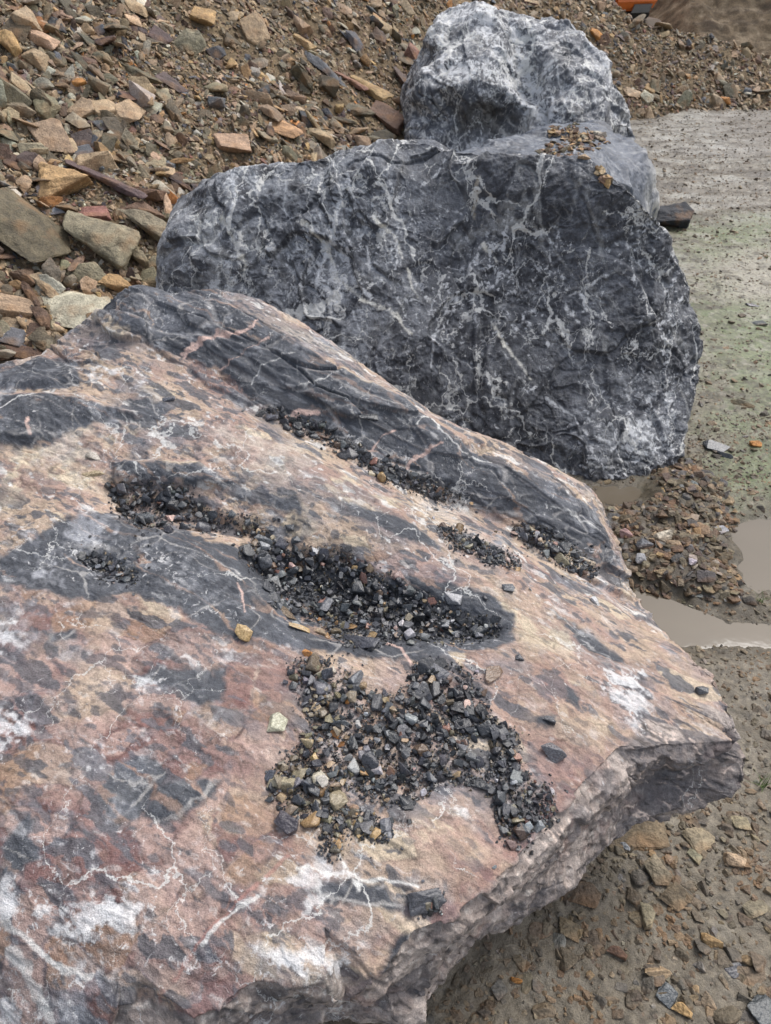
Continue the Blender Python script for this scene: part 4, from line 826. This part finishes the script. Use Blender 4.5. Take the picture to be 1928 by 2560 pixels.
# stones one can point to: x, y, width, height on the survey sheet, angle, colour, shape, label
NG = [(525,1366,42,34,20,'ochre','block','rough ochre lump left of the central bowl on the front boulder'),(666,1410,26,22,30,'orange','block','rusty orange nugget just above the wide gravel heap'),(648,1356,52,14,3,'ochre','shard','long flat ochre splinter at the lower edge of the central bowl'),
 (600,1558,42,46,80,'cream','block','lone pale olive-cream stone left of the wide gravel heap'),(622,1775,54,42,30,'charcoal','block','black lump with a pink patch at the lower left of the wide heap'),(610,1692,62,42,10,'olive','block','big rounded olive-grey stone at the left edge of the wide heap'),
 (998,1524,68,36,12,'black','slab','largest black slab stone at the top right of the wide heap'),(966,1572,32,24,10,'reddish','block','dull red stone right of centre in the wide heap'),(912,1622,34,32,60,'brown','block','smooth chocolate brown stone in the middle of the wide heap'),
 (1022,1638,36,34,40,'grey','block','smooth mid-grey stone right of the brown one in the wide heap'),(1030,1688,62,26,8,'black','shard','long black stone at the right edge of the wide heap'),(775,1386,92,28,12,'charcoal','slab','long grey jagged slate piece at the foot of the central bowl'),
 (976,1293,42,24,10,'pale grey','chip','whitish chip alone above the right end of the central bowl'),(650,1222,58,26,-12,'brown','slab','flat olive-brown slate at the top of the central bowl'),(703,1300,22,36,80,'reddish','block','upright brick-red stone in the central bowl'),
 (594,1256,42,34,10,'grey','block','rough grey block at the left rim of the central bowl'),(618,1234,22,24,70,'orange','block','small orange-brown cube beside the rough grey block'),(1066,1450,36,40,50,'brown','slab','flat brown slate standing right above the wide heap'),(1097,1270,30,24,0,'charcoal','block','lone charcoal block on the tan ramp right of the central bowl'),
 (1288,1300,28,16,25,'white','chip','black and white pebble near the right edge above the ramp'),(366,863,28,14,-5,'grey','block','lone grey pebble on the upper left tan rock'),(201,1022,46,13,-8,'tan','shard','pale tan stick-like splinter at the left of the boulder top'),
 (203,985,30,16,5,'cream','chip','small cream pebble above the tan splinter'),(589,902,26,20,0,'grey','block','grey pebble at the upper end of the upper groove'),(562,893,20,18,0,'grey','block','small grey pebble leftmost in the upper groove'),(795,902,44,17,-8,'charcoal','slab','flat grey chip lying on the slate band'),
 (1138,981,20,13,10,'charcoal','block','small dark pebble on the back crest of the boulder'),(1160,972,22,13,20,'charcoal','block','second dark pebble just behind on the back crest'),(1515,1490,26,24,0,'charcoal','block','rounded slate pebble on the pale right-hand corner'),
 (1195,1622,46,46,40,'grey','block','mottled red and white stone right of the wide heap'),(315,1120,40,34,0,'grey','block','biggest mid-grey stone in the small upper-left hollow'),(364,1078,52,40,20,'black','block','large black stone in the small upper-left hollow'),(372,1120,24,22,30,'pink','block','pinkish pebble beside the mid-grey stone in the hollow'),
 (572,1168,46,32,20,'grey','block','grey blue stone between the upper-left hollow and the bowl'),(922,1942,44,60,70,'charcoal','slab','dark slate chip standing near the bottom arris'),(731,1560,44,34,20,'grey','block','grey angular stone left of centre in the wide heap'),(728,1725,40,44,40,'olive','block','olive-green block low in the wide heap'),
 (690,1680,38,28,-20,'cream','slab','cream-edged stone in the lower left of the wide heap'),(770,1462,44,30,-30,'grey','block','grey rough stone at the top left of the wide heap'),(722,1586,24,22,0,'orange','block','orange-spotted pebble at the left side of the wide heap'),(1030,1450,10,10,0,'white','chip','tiny white chip above the wide heap'),
 (945,1452,44,34,30,'charcoal','slab','dark flat slate at the top right of the wide heap'),(958,1474,12,26,60,'white','chip','bright white pebble at the top right of the wide heap'),(1122,1420,20,16,0,'charcoal','block','dark pebble apart to the right of the bowl end'),(1185,1555,30,20,0,'charcoal','block','slate pebble on the cream rock right of the wide heap'),
 (640,1166,22,20,0,'charcoal','block','dark pebble above the central bowl'),(625,1140,22,18,0,'charcoal','chip','dark chip above and left of the central bowl'),(521,1073,14,12,0,'grey','block','tiny grey pebble right of the upper-left hollow'),(695,920,26,16,10,'grey','block','grey pebble in the middle of the upper groove'),(700,936,36,16,10,'brown','slab','brown flat chip in the middle of the upper groove'),
 (640,1350,24,16,10,'pale grey','block','pale stone above the ochre splinter'),(692,1366,30,22,0,'tan','block','tan block right of the ochre splinter'),(615,1318,70,26,28,'dark olive','slab','dark olive slate at the lower left of the central bowl'),(925,1370,0,0,0,'','','')]
def place_px(bvh, t, mat, name, cat, group, lib=LIBH, sink=.18, out=None, zfun=None):
    x, y, wd, ht, ang, cn, kd, lab = t
    if zfun is None:
        h, n = cast(bvh, x, y + ht*.15)
        if h is None: return
        p, n = np.array(h[:]), np.array(n[:])
    else: p, n = zfun(x, y)
    dist = np.linalg.norm(p - ORG); s = wd*K*dist/FPX
    # apparent height sets how far the stone is stood up or flattened
    sh = lib[kd][(int(x)*7 + int(y)) % len(lib[kd])]
    V = sh[0].copy()
    a = R(-ang); yaw = math.atan2(math.sin(a)*1.6, math.cos(a))
    hy = V[:, 1].max() - V[:, 1].min(); hz = V[:, 2].max() - V[:, 2].min()
    need = ht/wd; f = min(2.0, max(.5, need/(.62*hy + .68*hz))); V[:, 1] *= f; V[:, 2] *= max(.6, min(1.5, f))
    Rm = rotm(n*.6 + np.array([0, -.05, .4]), yaw, .12*math.sin(x), .12*math.cos(y))
    z = (V*s) @ Rm.T; lift = -z[:, 2].min()*(1 - 2*sink)*.9
    o = single(name, (V, sh[1]), Rm, s, p + np.array([0, 0, lift*.75]), jit(COLN[cn], .08), mat, False, .55)
    tag(o, lab, cat, group); return o
for t in NG:
    if t[2]: place_px(bvh1, t, M_GRAVEL, 'gravel_stone', 'stone', GG)

# ------------------------------------------------------------ rubble on the slope
tick('rubble on the slope')
bvhS = BVHTree.FromPolygons(SV.tolist(), SF.tolist())
blk = [b2[1], b3[1], b4[1], bvh1]
NR = [(55,490,175,110,25,'dark olive','slab','biggest dark olive-brown slab at the left edge of the rubble slope'),(215,522,150,84,12,'olive','slab','wedge-shaped olive slab right of the biggest slab'),(146,402,92,112,70,'ochre','block','upright rust-orange stone with a pointed top'),
 (232,394,190,30,12,'purple-brown','shard','long striped grey-brown shard behind the rust-orange stone'),(160,655,135,98,20,'cream','slab','broad pale cream-grey slab right above the front boulder'),(328,504,135,56,5,'olive','block','long olive block left of the charcoal boulder'),(308,458,90,42,-4,'brown','block','brown block above the long olive one'),
 (210,352,76,52,-10,'tan','block','orange-brown box-like stone on the left slope'),(116,302,90,50,35,'tan','slab','tilted tan slab with an orange face on the left slope'),(374,178,36,60,80,'purple-brown','slab','dark purple slate standing on the bare earth'),(90,88,66,36,8,'tan','block','tan block at the upper left'),(86,134,44,44,20,'tan','block','roundish pinkish tan stone at the upper left'),
 (795,192,110,36,28,'ochre','slab','long orange slab lying left of the tall pale boulder'),(705,158,120,22,24,'grey','shard','long blue-grey shard above the orange slab'),(760,178,90,26,22,'reddish','shard','reddish shard between the blue-grey one and the orange slab'),(250,620,66,52,-15,'ochre','block','rounded orange stone beside the left end of the charcoal boulder'),
 (565,218,60,36,8,'tan','block','tan block in the middle of the slope'),(612,272,48,74,75,'ochre','slab','rust-coloured pointed slab above the charcoal boulder'),(506,312,60,62,40,'tan','slab','striated tan slab leaning above the charcoal boulder'),(656,96,60,26,28,'ochre','block','yellow-tan block near the top middle'),(560,135,34,32,0,'olive','slab','olive-grey flat stone on the middle slope'),
 (178,243,52,42,-30,'tan','block','tan block on the middle left'),(225,235,56,46,40,'tan','slab','crooked tan slab right of it'),(48,238,54,30,-5,'olive','block','olive block at the far left'),(60,55,52,60,60,'tan','block','large tan stone at the upper left corner'),(375,432,30,34,80,'orange','block','bright orange stone left of the charcoal boulder'),
 (62,600,52,46,10,'brown','block','rusty brown stone near the left edge'),(20,100,50,44,10,'ochre','block','ochre stone cut by the left edge of the slope'),(893,122,44,60,80,'reddish','block','rust-red block beside the tall pale boulder'),(872,175,60,24,30,'purple-brown','slab','dark slab wedged left of the tall pale boulder'),(770,236,94,32,14,'dark olive','shard','dark grey-brown layered slab above the charcoal boulder'),
 (836,258,90,46,25,'brown','slab','layered brown slab touching the charcoal boulder'),(690,300,70,36,5,'tan','block','tan block just above the charcoal boulder'),(270,205,60,30,20,'brown','slab','brown slab on the upper left slope'),(300,165,100,26,15,'dark olive','shard','long olive-brown shard on the upper slope'),(150,320,44,26,50,'tan','slab','small tan slab on the left slope'),
 (30,430,60,34,40,'cream','shard','pale splinter above the biggest slab'),(55,395,50,56,45,'tan','shard','tan splinter left of the rust-orange stone'),(128,458,22,34,85,'pale grey','block','small pale grey block under the rust-orange stone'),(200,650-190,80,40,0,'reddish','slab','red-brown slab behind the small pale block'),(130,590,46,40,40,'olive','shard','olive shard above the cream slab'),
 (330,425,60,40,10,'brown','block','brown stone right of the red-brown slab'),(420,385,14,60,80,'dark olive','shard','thin dark stick-like shard left of the charcoal boulder'),(470,225,34,34,0,'grey','block','grey stone on the bare middle slope'),(300,560,44,36,0,'olive','block','olive stone left of the charcoal boulder'),(360,560,50,36,0,'tan','block','tan stone touching the left end of the charcoal boulder'),
 (30,660,60,70,70,'tan','slab','tan slab at the left edge above the front boulder'),(90,690,60,40,20,'brown','block','brown stone behind the left shoulder of the front boulder'),(30,730,50,40,10,'grey','slab','grey stone at the left edge behind the front boulder'),(55,760,90,34,5,'brown','slab','brown slab low behind the left rim of the front boulder'),
 (1395,214,26,26,30,'cream','block','pale stone right of the tall pale boulder'),(1368,200,24,26,60,'tan','slab','tan stone beside the pale one, right of the tall boulder'),(1345,232,22,16,0,'pale grey','block','pale bluish stone low by the tall boulder'),(1350,280-30,22,20,60,'grey','slab','blue-grey chip at the foot of the heap'),(1285,76,26,20,20,'orange','block','orange stone above the tall pale boulder'),(1300,120,22,16,0,'grey','block','grey stone above the right shoulder of the tall boulder')]
NRpos = []
SG = 'broken shale stones on the rubble slope'
for t in NR:
    o = place_px(bvhS, t, M_RUB, 'rubble_stone', 'stone', SG, sink=.22)
    if o: NRpos.append((o.location.x, o.location.y, t[2]*K*np.linalg.norm(np.array(o.location) - ORG)/FPX))
NRpos = np.array(NRpos)
palR = ['tan']*34 + ['olive']*26 + ['dark olive']*16 + ['brown']*11 + ['purple-brown']*5 + ['ochre']*7 + ['orange']*1 + ['grey']*6 + ['cream']*9 + ['charcoal']*2 + ['reddish']*1
n = 230000
Q = np.c_[rng.uniform(-4.5, 6.5, n), rng.uniform(1.0, 11.5, n)]
# more candidates near by, where stones show larger
Q = np.concatenate([Q, np.c_[rng.uniform(-2.6, .8, n//4), rng.uniform(1.6, 5.5, n//4)]])
Z = slope_z(Q); P = np.c_[Q, Z]; x, y, dep = project(P)
okm = (dep > .3) & (x > -600) & (x < 2100) & (y > -400) & (y < 2600) & (Z > -.02) & (toe_s(Q) > -.15)
P = P[okm]; x = x[okm]; y = y[okm]
e = .04; Nx = (slope_z(P[:, :2] + [e, 0], False) - slope_z(P[:, :2] - [e, 0], False))/(2*e); Ny = (slope_z(P[:, :2] + [0, e], False) - slope_z(P[:, :2] - [0, e], False))/(2*e)
Nn = np.c_[-Nx, -Ny, np.ones(len(P))]; Nn /= np.linalg.norm(Nn, axis=1)[:, None]
bare = np.exp(-(((x - 430)/110)**2 + ((y - 200)/190)**2)) + .8*np.exp(-(((x - 470)/90)**2 + ((y - 330)/60)**2))   # the finer, earthy streak down the slope
u = rng.uniform(size=len(P)); size = .0150*(1 - u*.9975)**(-.40)*np.exp(rng.normal(0, .25, len(P)))
near = sst(np.linalg.norm(P - ORG, axis=1), 5.5, 3.0)
size *= (1 + .35*near)*(1 - .30*np.clip(bare, 0, 1)); size = np.minimum(size, .15)
dist = np.linalg.norm(P - ORG, axis=1); app = size/dist
keep = (size > .0125) & (rng.uniform(size=len(P)) < np.where(size > .05, 1 - .6*np.clip(bare, 0, 1), 1)) & (app*FPX/K > 2.2)
if len(NRpos):
    for a, b, wdt in NRpos:
        dd = np.hypot(P[:, 0] - a, P[:, 1] - b); keep &= ~((dd < wdt*.42) & (size > .03))
idx = np.where(keep)[0]; idx = idx[np.argsort(-app[idx])]
print('slope stones', len(idx))
def hidden(p):
    dd = Vector(p) - Vector(ORG); L = dd.length
    for b in blk:
        h = b.ray_cast(Vector(ORG), dd.normalized(), L - .05)
        if h[0] is not None: return True
    return False
def slope_where(x, y):
    if x > 1250: return 'on the heap right of the tall pale boulder'
    if x > 840: return 'behind the tall pale boulder'
    if y < 130: return 'along the top of the slope' if x > 300 else 'in the top left corner of the slope'
    if x < 250: return 'among the big slabs at the left' if y > 380 else 'on the left flank of the slope'
    if x < 560: return 'in the earthy middle of the slope' if y < 380 else 'beside the left end of the charcoal boulder'
    return 'on the slope above the charcoal boulder'
pile = Pile(); cnt = 0
for j in idx:
    p, nn, s = P[j], Nn[j], size[j]
    vis = not hidden(p)
    if not vis and (s < .03 or rng.uniform() < .5): continue
    inframe = -10 < x[j] < 1680 and -20 < y[j] < 900
    if not inframe and s < .022: continue
    kd = random.choice(['slab', 'slab', 'slab', 'chip', 'block', 'shard', 'shard']); cn = random.choice(palR)
    Rm = rotm(nn, rng.normal(-.75, .7) + (math.pi if rng.uniform() < .5 else 0), rng.normal(0, .42), rng.normal(0, .42)); col = jit(COLN[cn], .24)*.82
    if kd in ('slab', 'shard'): s *= 1.4
    loc = p + nn*s*rng.uniform(.02, .18)
    if vis and cnt < 240 and 0 < x[j] < 1666 and y[j] > 0:
        shape = LIBH[kd][int(rng.integers(10))] if cnt < 90 else LIBM[kd][int(rng.integers(12))]
        o = single('rubble_stone', shape, Rm, s*1.1, loc, col, M_RUB, False, .5); cnt += 1
        kw = {'slab': 'flat slab', 'chip': 'angular chunk', 'block': 'blocky stone', 'shard': 'long shard'}[kd]
        tag(o, f'{cn} {kw} {slope_where(x[j], y[j])}', 'stone', SG)
    else:
        lib = LIBM if app[j]*FPX/K > 14 else LIB
        pile.add(lib[kd][int(rng.integers(len(lib[kd])))], Rm, s, loc, col)
tag(pile.build('rubble', M_RUB), 'loose brown and grey shale rubble covering the slope behind the boulders', 'rubble', kind='stuff')

# ------------------------------------------------------------ stones on the muddy ground
tick('stones on the muddy ground')
GS = 'loose stones on the muddy ground'
def gzf(x, y):
    p = Wz(x, y, 0); p[2] = ground_z(p[None, :2], False)[0]; return p, np.array([0, 0, 1.])
NGR = [(1352,1168,32,32,60,'pink','block','pinkish tan block by the puddle beside the front boulder'),(1384,1196,36,26,-10,'grey','block','blue-grey stone on the stony hump'),(1426,1180,48,34,-10,'cream','block','cream and orange stone on the stony hump'),(1383,1225,38,32,0,'pale grey','block','pale grey block at the near side of the stony hump'),
 (1490,1236,30,22,-10,'white','block','whitish stone right of the stony hump'),(1425,1252,36,22,8,'tan','block','brown-orange stone at the edge of the long puddle'),(1452,1215,28,20,0,'brown','block','brown stone on the stony hump'),(1550,1158,26,30,60,'pale grey','slab','pale stone right behind the hump'),(1604,875,50,20,20,'dark olive','shard','olive shard lying on the green mud'),
 (1631,962,26,20,0,'orange','block','rusty orange pebble on the green mud'),(1548,968,54,24,10,'charcoal','slab','dark slate chips on the green mud'),(1566,985,30,18,40,'charcoal','block','second dark chip on the green mud'),(1513,1815,52,40,50,'olive','slab','olive slab stone half sunk right of the front boulder'),(1373,1795,125,62,-5,'dark olive','slab','large flat olive-brown stone peeping out under the front boulder'),
 (1585,1860,40,34,10,'tan','block','tan block in the wet gravel at right'),(1347,1831,26,20,0,'pale grey','block','small pale stone beside the large flat one'),(1419,1886,56,46,60,'olive','block','olive stone below the large flat one'),(1538,2036,42,28,20,'ochre','block','orange-cream stone in the lower right gravel'),(1393,1979,46,40,50,'olive','block','olive-tan stone in the lower gravel'),
 (1580,2083,44,34,40,'charcoal','slab','slate stone in the lower right gravel'),(1612,2110,74,28,-12,'dark olive','shard','dark green-grey shard at the lower right'),(1419,2104,44,40,20,'tan','block','tan pitted stone near the bottom right'),(1471,2183,36,28,0,'ochre','block','ochre stone at the bottom right'),(1440,2150,40,30,40,'charcoal','slab','dark slate chip near the bottom right'),
 (1632,1964,30,40,70,'olive','slab','olive chip at the right edge'),(1650,2190,60,44,60,'charcoal','slab','black slate at the bottom right corner'),(1118,2117,22,18,0,'orange','block','small orange pebble under the front boulder'),(1250,1925,80,44,20,'dark olive','slab','dull olive slab sunk in mud below the side face'),(1500,1600+250,34,18,50,'olive','slab','olive sliver standing in the gravel'),
 (1230,2010,50,30,20,'dark olive','slab','brown flat stone sunk in mud at the bottom'),(1330,2060,40,26,0,'brown','block','brown stone in the bottom gravel'),(1460,1940,60,36,-20,'dark olive','slab','wide dull stone in the lower right gravel'),(1600,1780,40,24,10,'olive','slab','olive flat stone at the right'),(1640,700,30,14,0,'grey','slab','grey flat chip on the far mud'),(1625,660,26,12,10,'charcoal','slab','dark chip on the far mud')]
for t in NGR: place_px(None, t, M_RUB if t[5] not in ('charcoal',) else M_GRAVEL, 'ground_stone', 'stone', GS, zfun=gzf, sink=.30)
# small black rock beyond the blue-grey boulder
o = place_px(None, (1446,487,80,64,5,'black','block','small black rock lying right of the blue-grey boulder'), M_RUB, 'rock', 'rock', None, zfun=gzf, sink=.08)
n = 150000
Q = np.concatenate([np.c_[rng.uniform(-.3, 2.2, n//3), rng.uniform(.1, 2.6, n//3)], np.c_[rng.uniform(.6, 5, 2*n//3), rng.uniform(2.0, 9, 2*n//3)], ])
Z = ground_z(Q); P = np.c_[Q, Z]; x, y, dep = project(P)
sdm = polysd(Q, MOUND); sdg = polysd(Q, GREEN); inp = np.max([polysd(Q, pu) for pu in PUD], axis=0)
u = rng.uniform(size=len(P)); size = .0085*(1 - u*.99)**(-.40)*np.exp(rng.normal(0, .25, len(P))); size = np.where(sdm > -.02, size*1.5 + .004, size); size = np.minimum(size, .05)
dist = np.linalg.norm(P - ORG, axis=1); app = size/dist
dens = np.where(sdm > -.03, .75, np.where(sdg > 0, .6, .5 + .3*(fbm(np.c_[Q*3, 0*Q[:, 0]], 3, 901) > .1))); dens = np.where(Q[:, 1] < 1.45, dens*1.0, dens*.7); size = np.where((sdm < -.03) & (Q[:, 1] > 1.0), size*.72, size)
ok = (dep > .3) & (x > 600) & (x < 2200) & (y > 100) & (y < 2900) & ((app*FPX/K > 7) | ((x < 1700) & (y < 2260))) & (rng.uniform(size=len(P)) < dens) & (inp < .0) & (app*FPX/K > np.where(Q[:, 1] > 2, 2.6, 3.2)) & (toe_s(Q) < .05)
idx = np.where(ok)[0]; idx = idx[np.argsort(-app[idx])]; pile = Pile(); cnt = 0
palM = ['olive']*20 + ['dark olive']*30 + ['tan']*12 + ['brown']*20 + ['grey']*12 + ['charcoal']*12 + ['ochre']*3 + ['cream']*3 + ['purple-brown']*8 + ['pale grey']*3
def ground_where(x, y, m):
    if m > 0: return 'on the stony hump between the puddles'
    if y > 1980: return 'in the gravel at the bottom right'
    if y > 1700: return 'in the wet gravel right of the front boulder'
    if y > 1385: return 'on the gravelly mud at the right edge'
    if y > 1000: return 'near the puddles'
    return 'on the mud beyond the charcoal boulder'
print('ground stones', len(idx))
for j in idx:
    if hidden(P[j]) and rng.uniform() < .8: continue
    kd = random.choice(['slab', 'chip', 'block', 'chip', 'slab']); cn = random.choice(palM); s = size[j]*(1.2 if kd == 'slab' else 1)
    Rm = rotm((0, 0, 1), rng.uniform(0, 6.28), rng.normal(0, .25), rng.normal(0, .25)); mud = .45 if sdm[j] > -.03 else .70; col = jit(COLN[cn], .2)*(1 - mud) + mud*(np.array([.09, .068, .044]) if sdm[j] > -.03 else np.array([.14, .118, .086])); loc = P[j] + np.array([0, 0, s*rng.uniform(-.12, .10)])
    if cnt < 150 and 700 < x[j] < 1666 and y[j] < 2212 and not hidden(P[j]):
        o = single('ground_stone', LIBM[kd][int(rng.integers(12))], Rm, s, loc, col, M_RUB, False, .5); cnt += 1
        tag(o, f'{cn} {"flat chip" if kd == "slab" else "angular pebble"} {ground_where(x[j], y[j], sdm[j])}', 'stone', GS)
    else: pile.add(LIB[kd][int(rng.integers(24))], Rm, s, loc, col)
tag(pile.build('ground_gravel', M_RUB), 'small gravel strewn and pressed into the muddy ground', 'gravel', kind='stuff')

# ------------------------------------------------------------ debris on the boulders behind
tick('debris on the boulders behind')
deb = Pile()
for bvh, poly, cnt in ((b3[1], [(1180,275),(1250,268),(1290,290),(1320,310),(1290,325),(1200,345),(1160,330),(1190,300)], 260), (b3[1], [(950,345),(1010,335),(1000,350),(960,352)], 40), (b2[1], [(1290,362),(1312,385),(1320,400),(1300,392)], 26)):
    Pp = np.array(poly, float); lo, hi = Pp.min(0), Pp.max(0); cand = rng.uniform(lo, hi, (cnt*5, 2)); cand = cand[polysd(cand, Pp) > 0][:cnt]
    for x_, y_ in cand:
        h, nn = cast(bvh, x_, y_)
        if h is None or nn.z < .2: continue
        s = rng.uniform(.012, .04); kd = random.choice(['slab', 'shard', 'chip'])
        deb.add(LIB[kd][int(rng.integers(24))], rotm(np.array(nn[:]), rng.uniform(0, 6.28), rng.normal(0, .3), rng.normal(0, .3)), s, np.array(h[:]) + np.array(nn[:])*s*.15, jit(COLN[random.choice(['tan', 'brown', 'olive', 'ochre', 'dark olive', 'brown'])], .2))
tag(deb.build('debris', M_RUB), 'brown shale crumbs scattered on top of the blue-grey boulder', 'debris', kind='stuff')
for t in [(1262,340,26,11,5,'tan','block','tan pebble resting on the top edge of the charcoal boulder')]: place_px(b2[1], t, M_RUB, 'rubble_stone', 'stone', None, sink=.1)
for t in [(1300,322-30,20,12,0,'cream','block','cream pebble among the crumbs on the blue-grey boulder'),(1290,288,16,12,0,'cream','block','smaller cream pebble on the blue-grey boulder')]: place_px(b3[1], t, M_RUB, 'rubble_stone', 'stone', None, sink=.1)

# ------------------------------------------------------------ grass tufts at the puddle's edge
mg = mat_plain('grass blade', (.10, .16, .035), .6)
for (gx, gy, lab, nb) in ((1640, 1300, 'small grass tuft on the shore of the long puddle', 16), (1648, 1700, 'thin grass tuft in the gravel at the right edge', 18), (1655, 560, 'tiny green tuft on the far mud', 12)):
    p, _ = gzf(gx, gy); V = []; F = []
    for b in range(nb):
        a = rng.uniform(0, 6.28); L = rng.uniform(.02, .05); w_ = .0012; ox, oy = rng.normal(0, .006, 2); k0 = len(V); lean = rng.uniform(.3, 1.1)
        for t in (0, .35, .7, 1):
            r_ = L*lean*t*t; c_ = np.array([ox + math.cos(a)*r_, oy + math.sin(a)*r_, L*t*(1 - .3*lean*t)]); pw = np.array([-math.sin(a), math.cos(a), 0])*w_*(1 - t*.9)
            V += [c_ - pw, c_ + pw]
        for m in range(3): F += [(k0 + 2*m, k0 + 2*m + 1, k0 + 2*m + 3), (k0 + 2*m, k0 + 2*m + 3, k0 + 2*m + 2)]
    tag(link('grass_tuft', tomesh('grass_tuft', np.array(V), np.array(F)), mg, loc=tuple(p)), lab, 'grass tuft')

# ------------------------------------------------------------ orange machine beyond the heap
tick('orange machine beyond the heap')
mo = mat_plain('orange paint', (.90, .22, .035), .4); mk = mat_plain('black steel', (.02, .02, .022), .5); mgm = mat_plain('grey steel', (.25, .26, .27), .45); mt = mat_plain('muddy track', (.12, .09, .065), .85, 0, .6); mgl = mat_plain('cab glass', (.03, .035, .04), .1)
def prism(name, pts, x0, x1, mat, parent, bev=.02):
    """profile in Y-Z swept along X, edges rounded."""
    bm = bmesh.new(); a = [bm.verts.new((x0, p[0], p[1])) for p in pts]; b = [bm.verts.new((x1, p[0], p[1])) for p in pts]; n = len(pts)
    bm.faces.new(a); bm.faces.new(b[::-1])
    for k in range(n): bm.faces.new((a[k], b[k], b[(k + 1) % n], a[(k + 1) % n]))
    bmesh.ops.recalc_face_normals(bm, faces=bm.faces[:]); bmesh.ops.bevel(bm, geom=bm.edges[:], offset=bev, segments=2, affect='EDGES')
    me = bpy.data.meshes.new(name); bm.to_mesh(me); bm.free(); return link(name, me, mat, parent)
ex = bpy.data.objects.new('excavator', None); C.objects.link(ex); pb = Wy(1343, 25, 12.0); ex.location = (pb[0], 12.4, 0); ex.rotation_euler = (0, 0, R(18))
tag(ex, 'orange and black tracked machine standing beyond the heap at the top right', 'excavator')
z0 = pb[2]
prism('counterweight', [(-.42, z0), (.6, z0), (.6, z0 + .55), (-.50, z0 + .55), (-.55, z0 + .16)], -.34, .36, mo, ex, .05)
prism('side_cover', [(-.46, z0 + .02), (.5, z0 + .02), (.5, z0 + .5), (-.50, z0 + .5)], -.50, -.345, mk, ex, .03)
prism('rear_plate', [(-.455, z0 - .015), (-.44, z0 - .015), (-.50, z0 + .09), (-.515, z0 + .09)], -.02, .26, mgm, ex, .004)
prism('underframe', [(-.36, z0 - .10), (.6, z0 - .10), (.6, z0 - .01), (-.40, z0 - .01)], -.36, .34, mk, ex, .02)
prism('cab', [(.0, z0 + .56), (1.0, z0 + .56), (.9, z0 + 1.7), (.1, z0 + 1.7)], -.4, .3, mgl, ex, .05)
for sx in (-.55, .25):
    tr = [(-.55 + .0, .2), (-.48, .04), (-.35, -.02), (1.0, -.02), (1.15, .05), (1.2, .2), (1.12, .32), (1.0, z0 - .11), (-.35, z0 - .11), (-.48, .30)]
    prism('track', tr, sx, sx + .3, mt, ex, .02)
prism('boom', [(1.0, z0 + .3), (1.3, z0 + .3), (2.2, z0 + 2.0), (2.0, z0 + 2.1)], .0, .18, mo, ex, .02)
print('done')
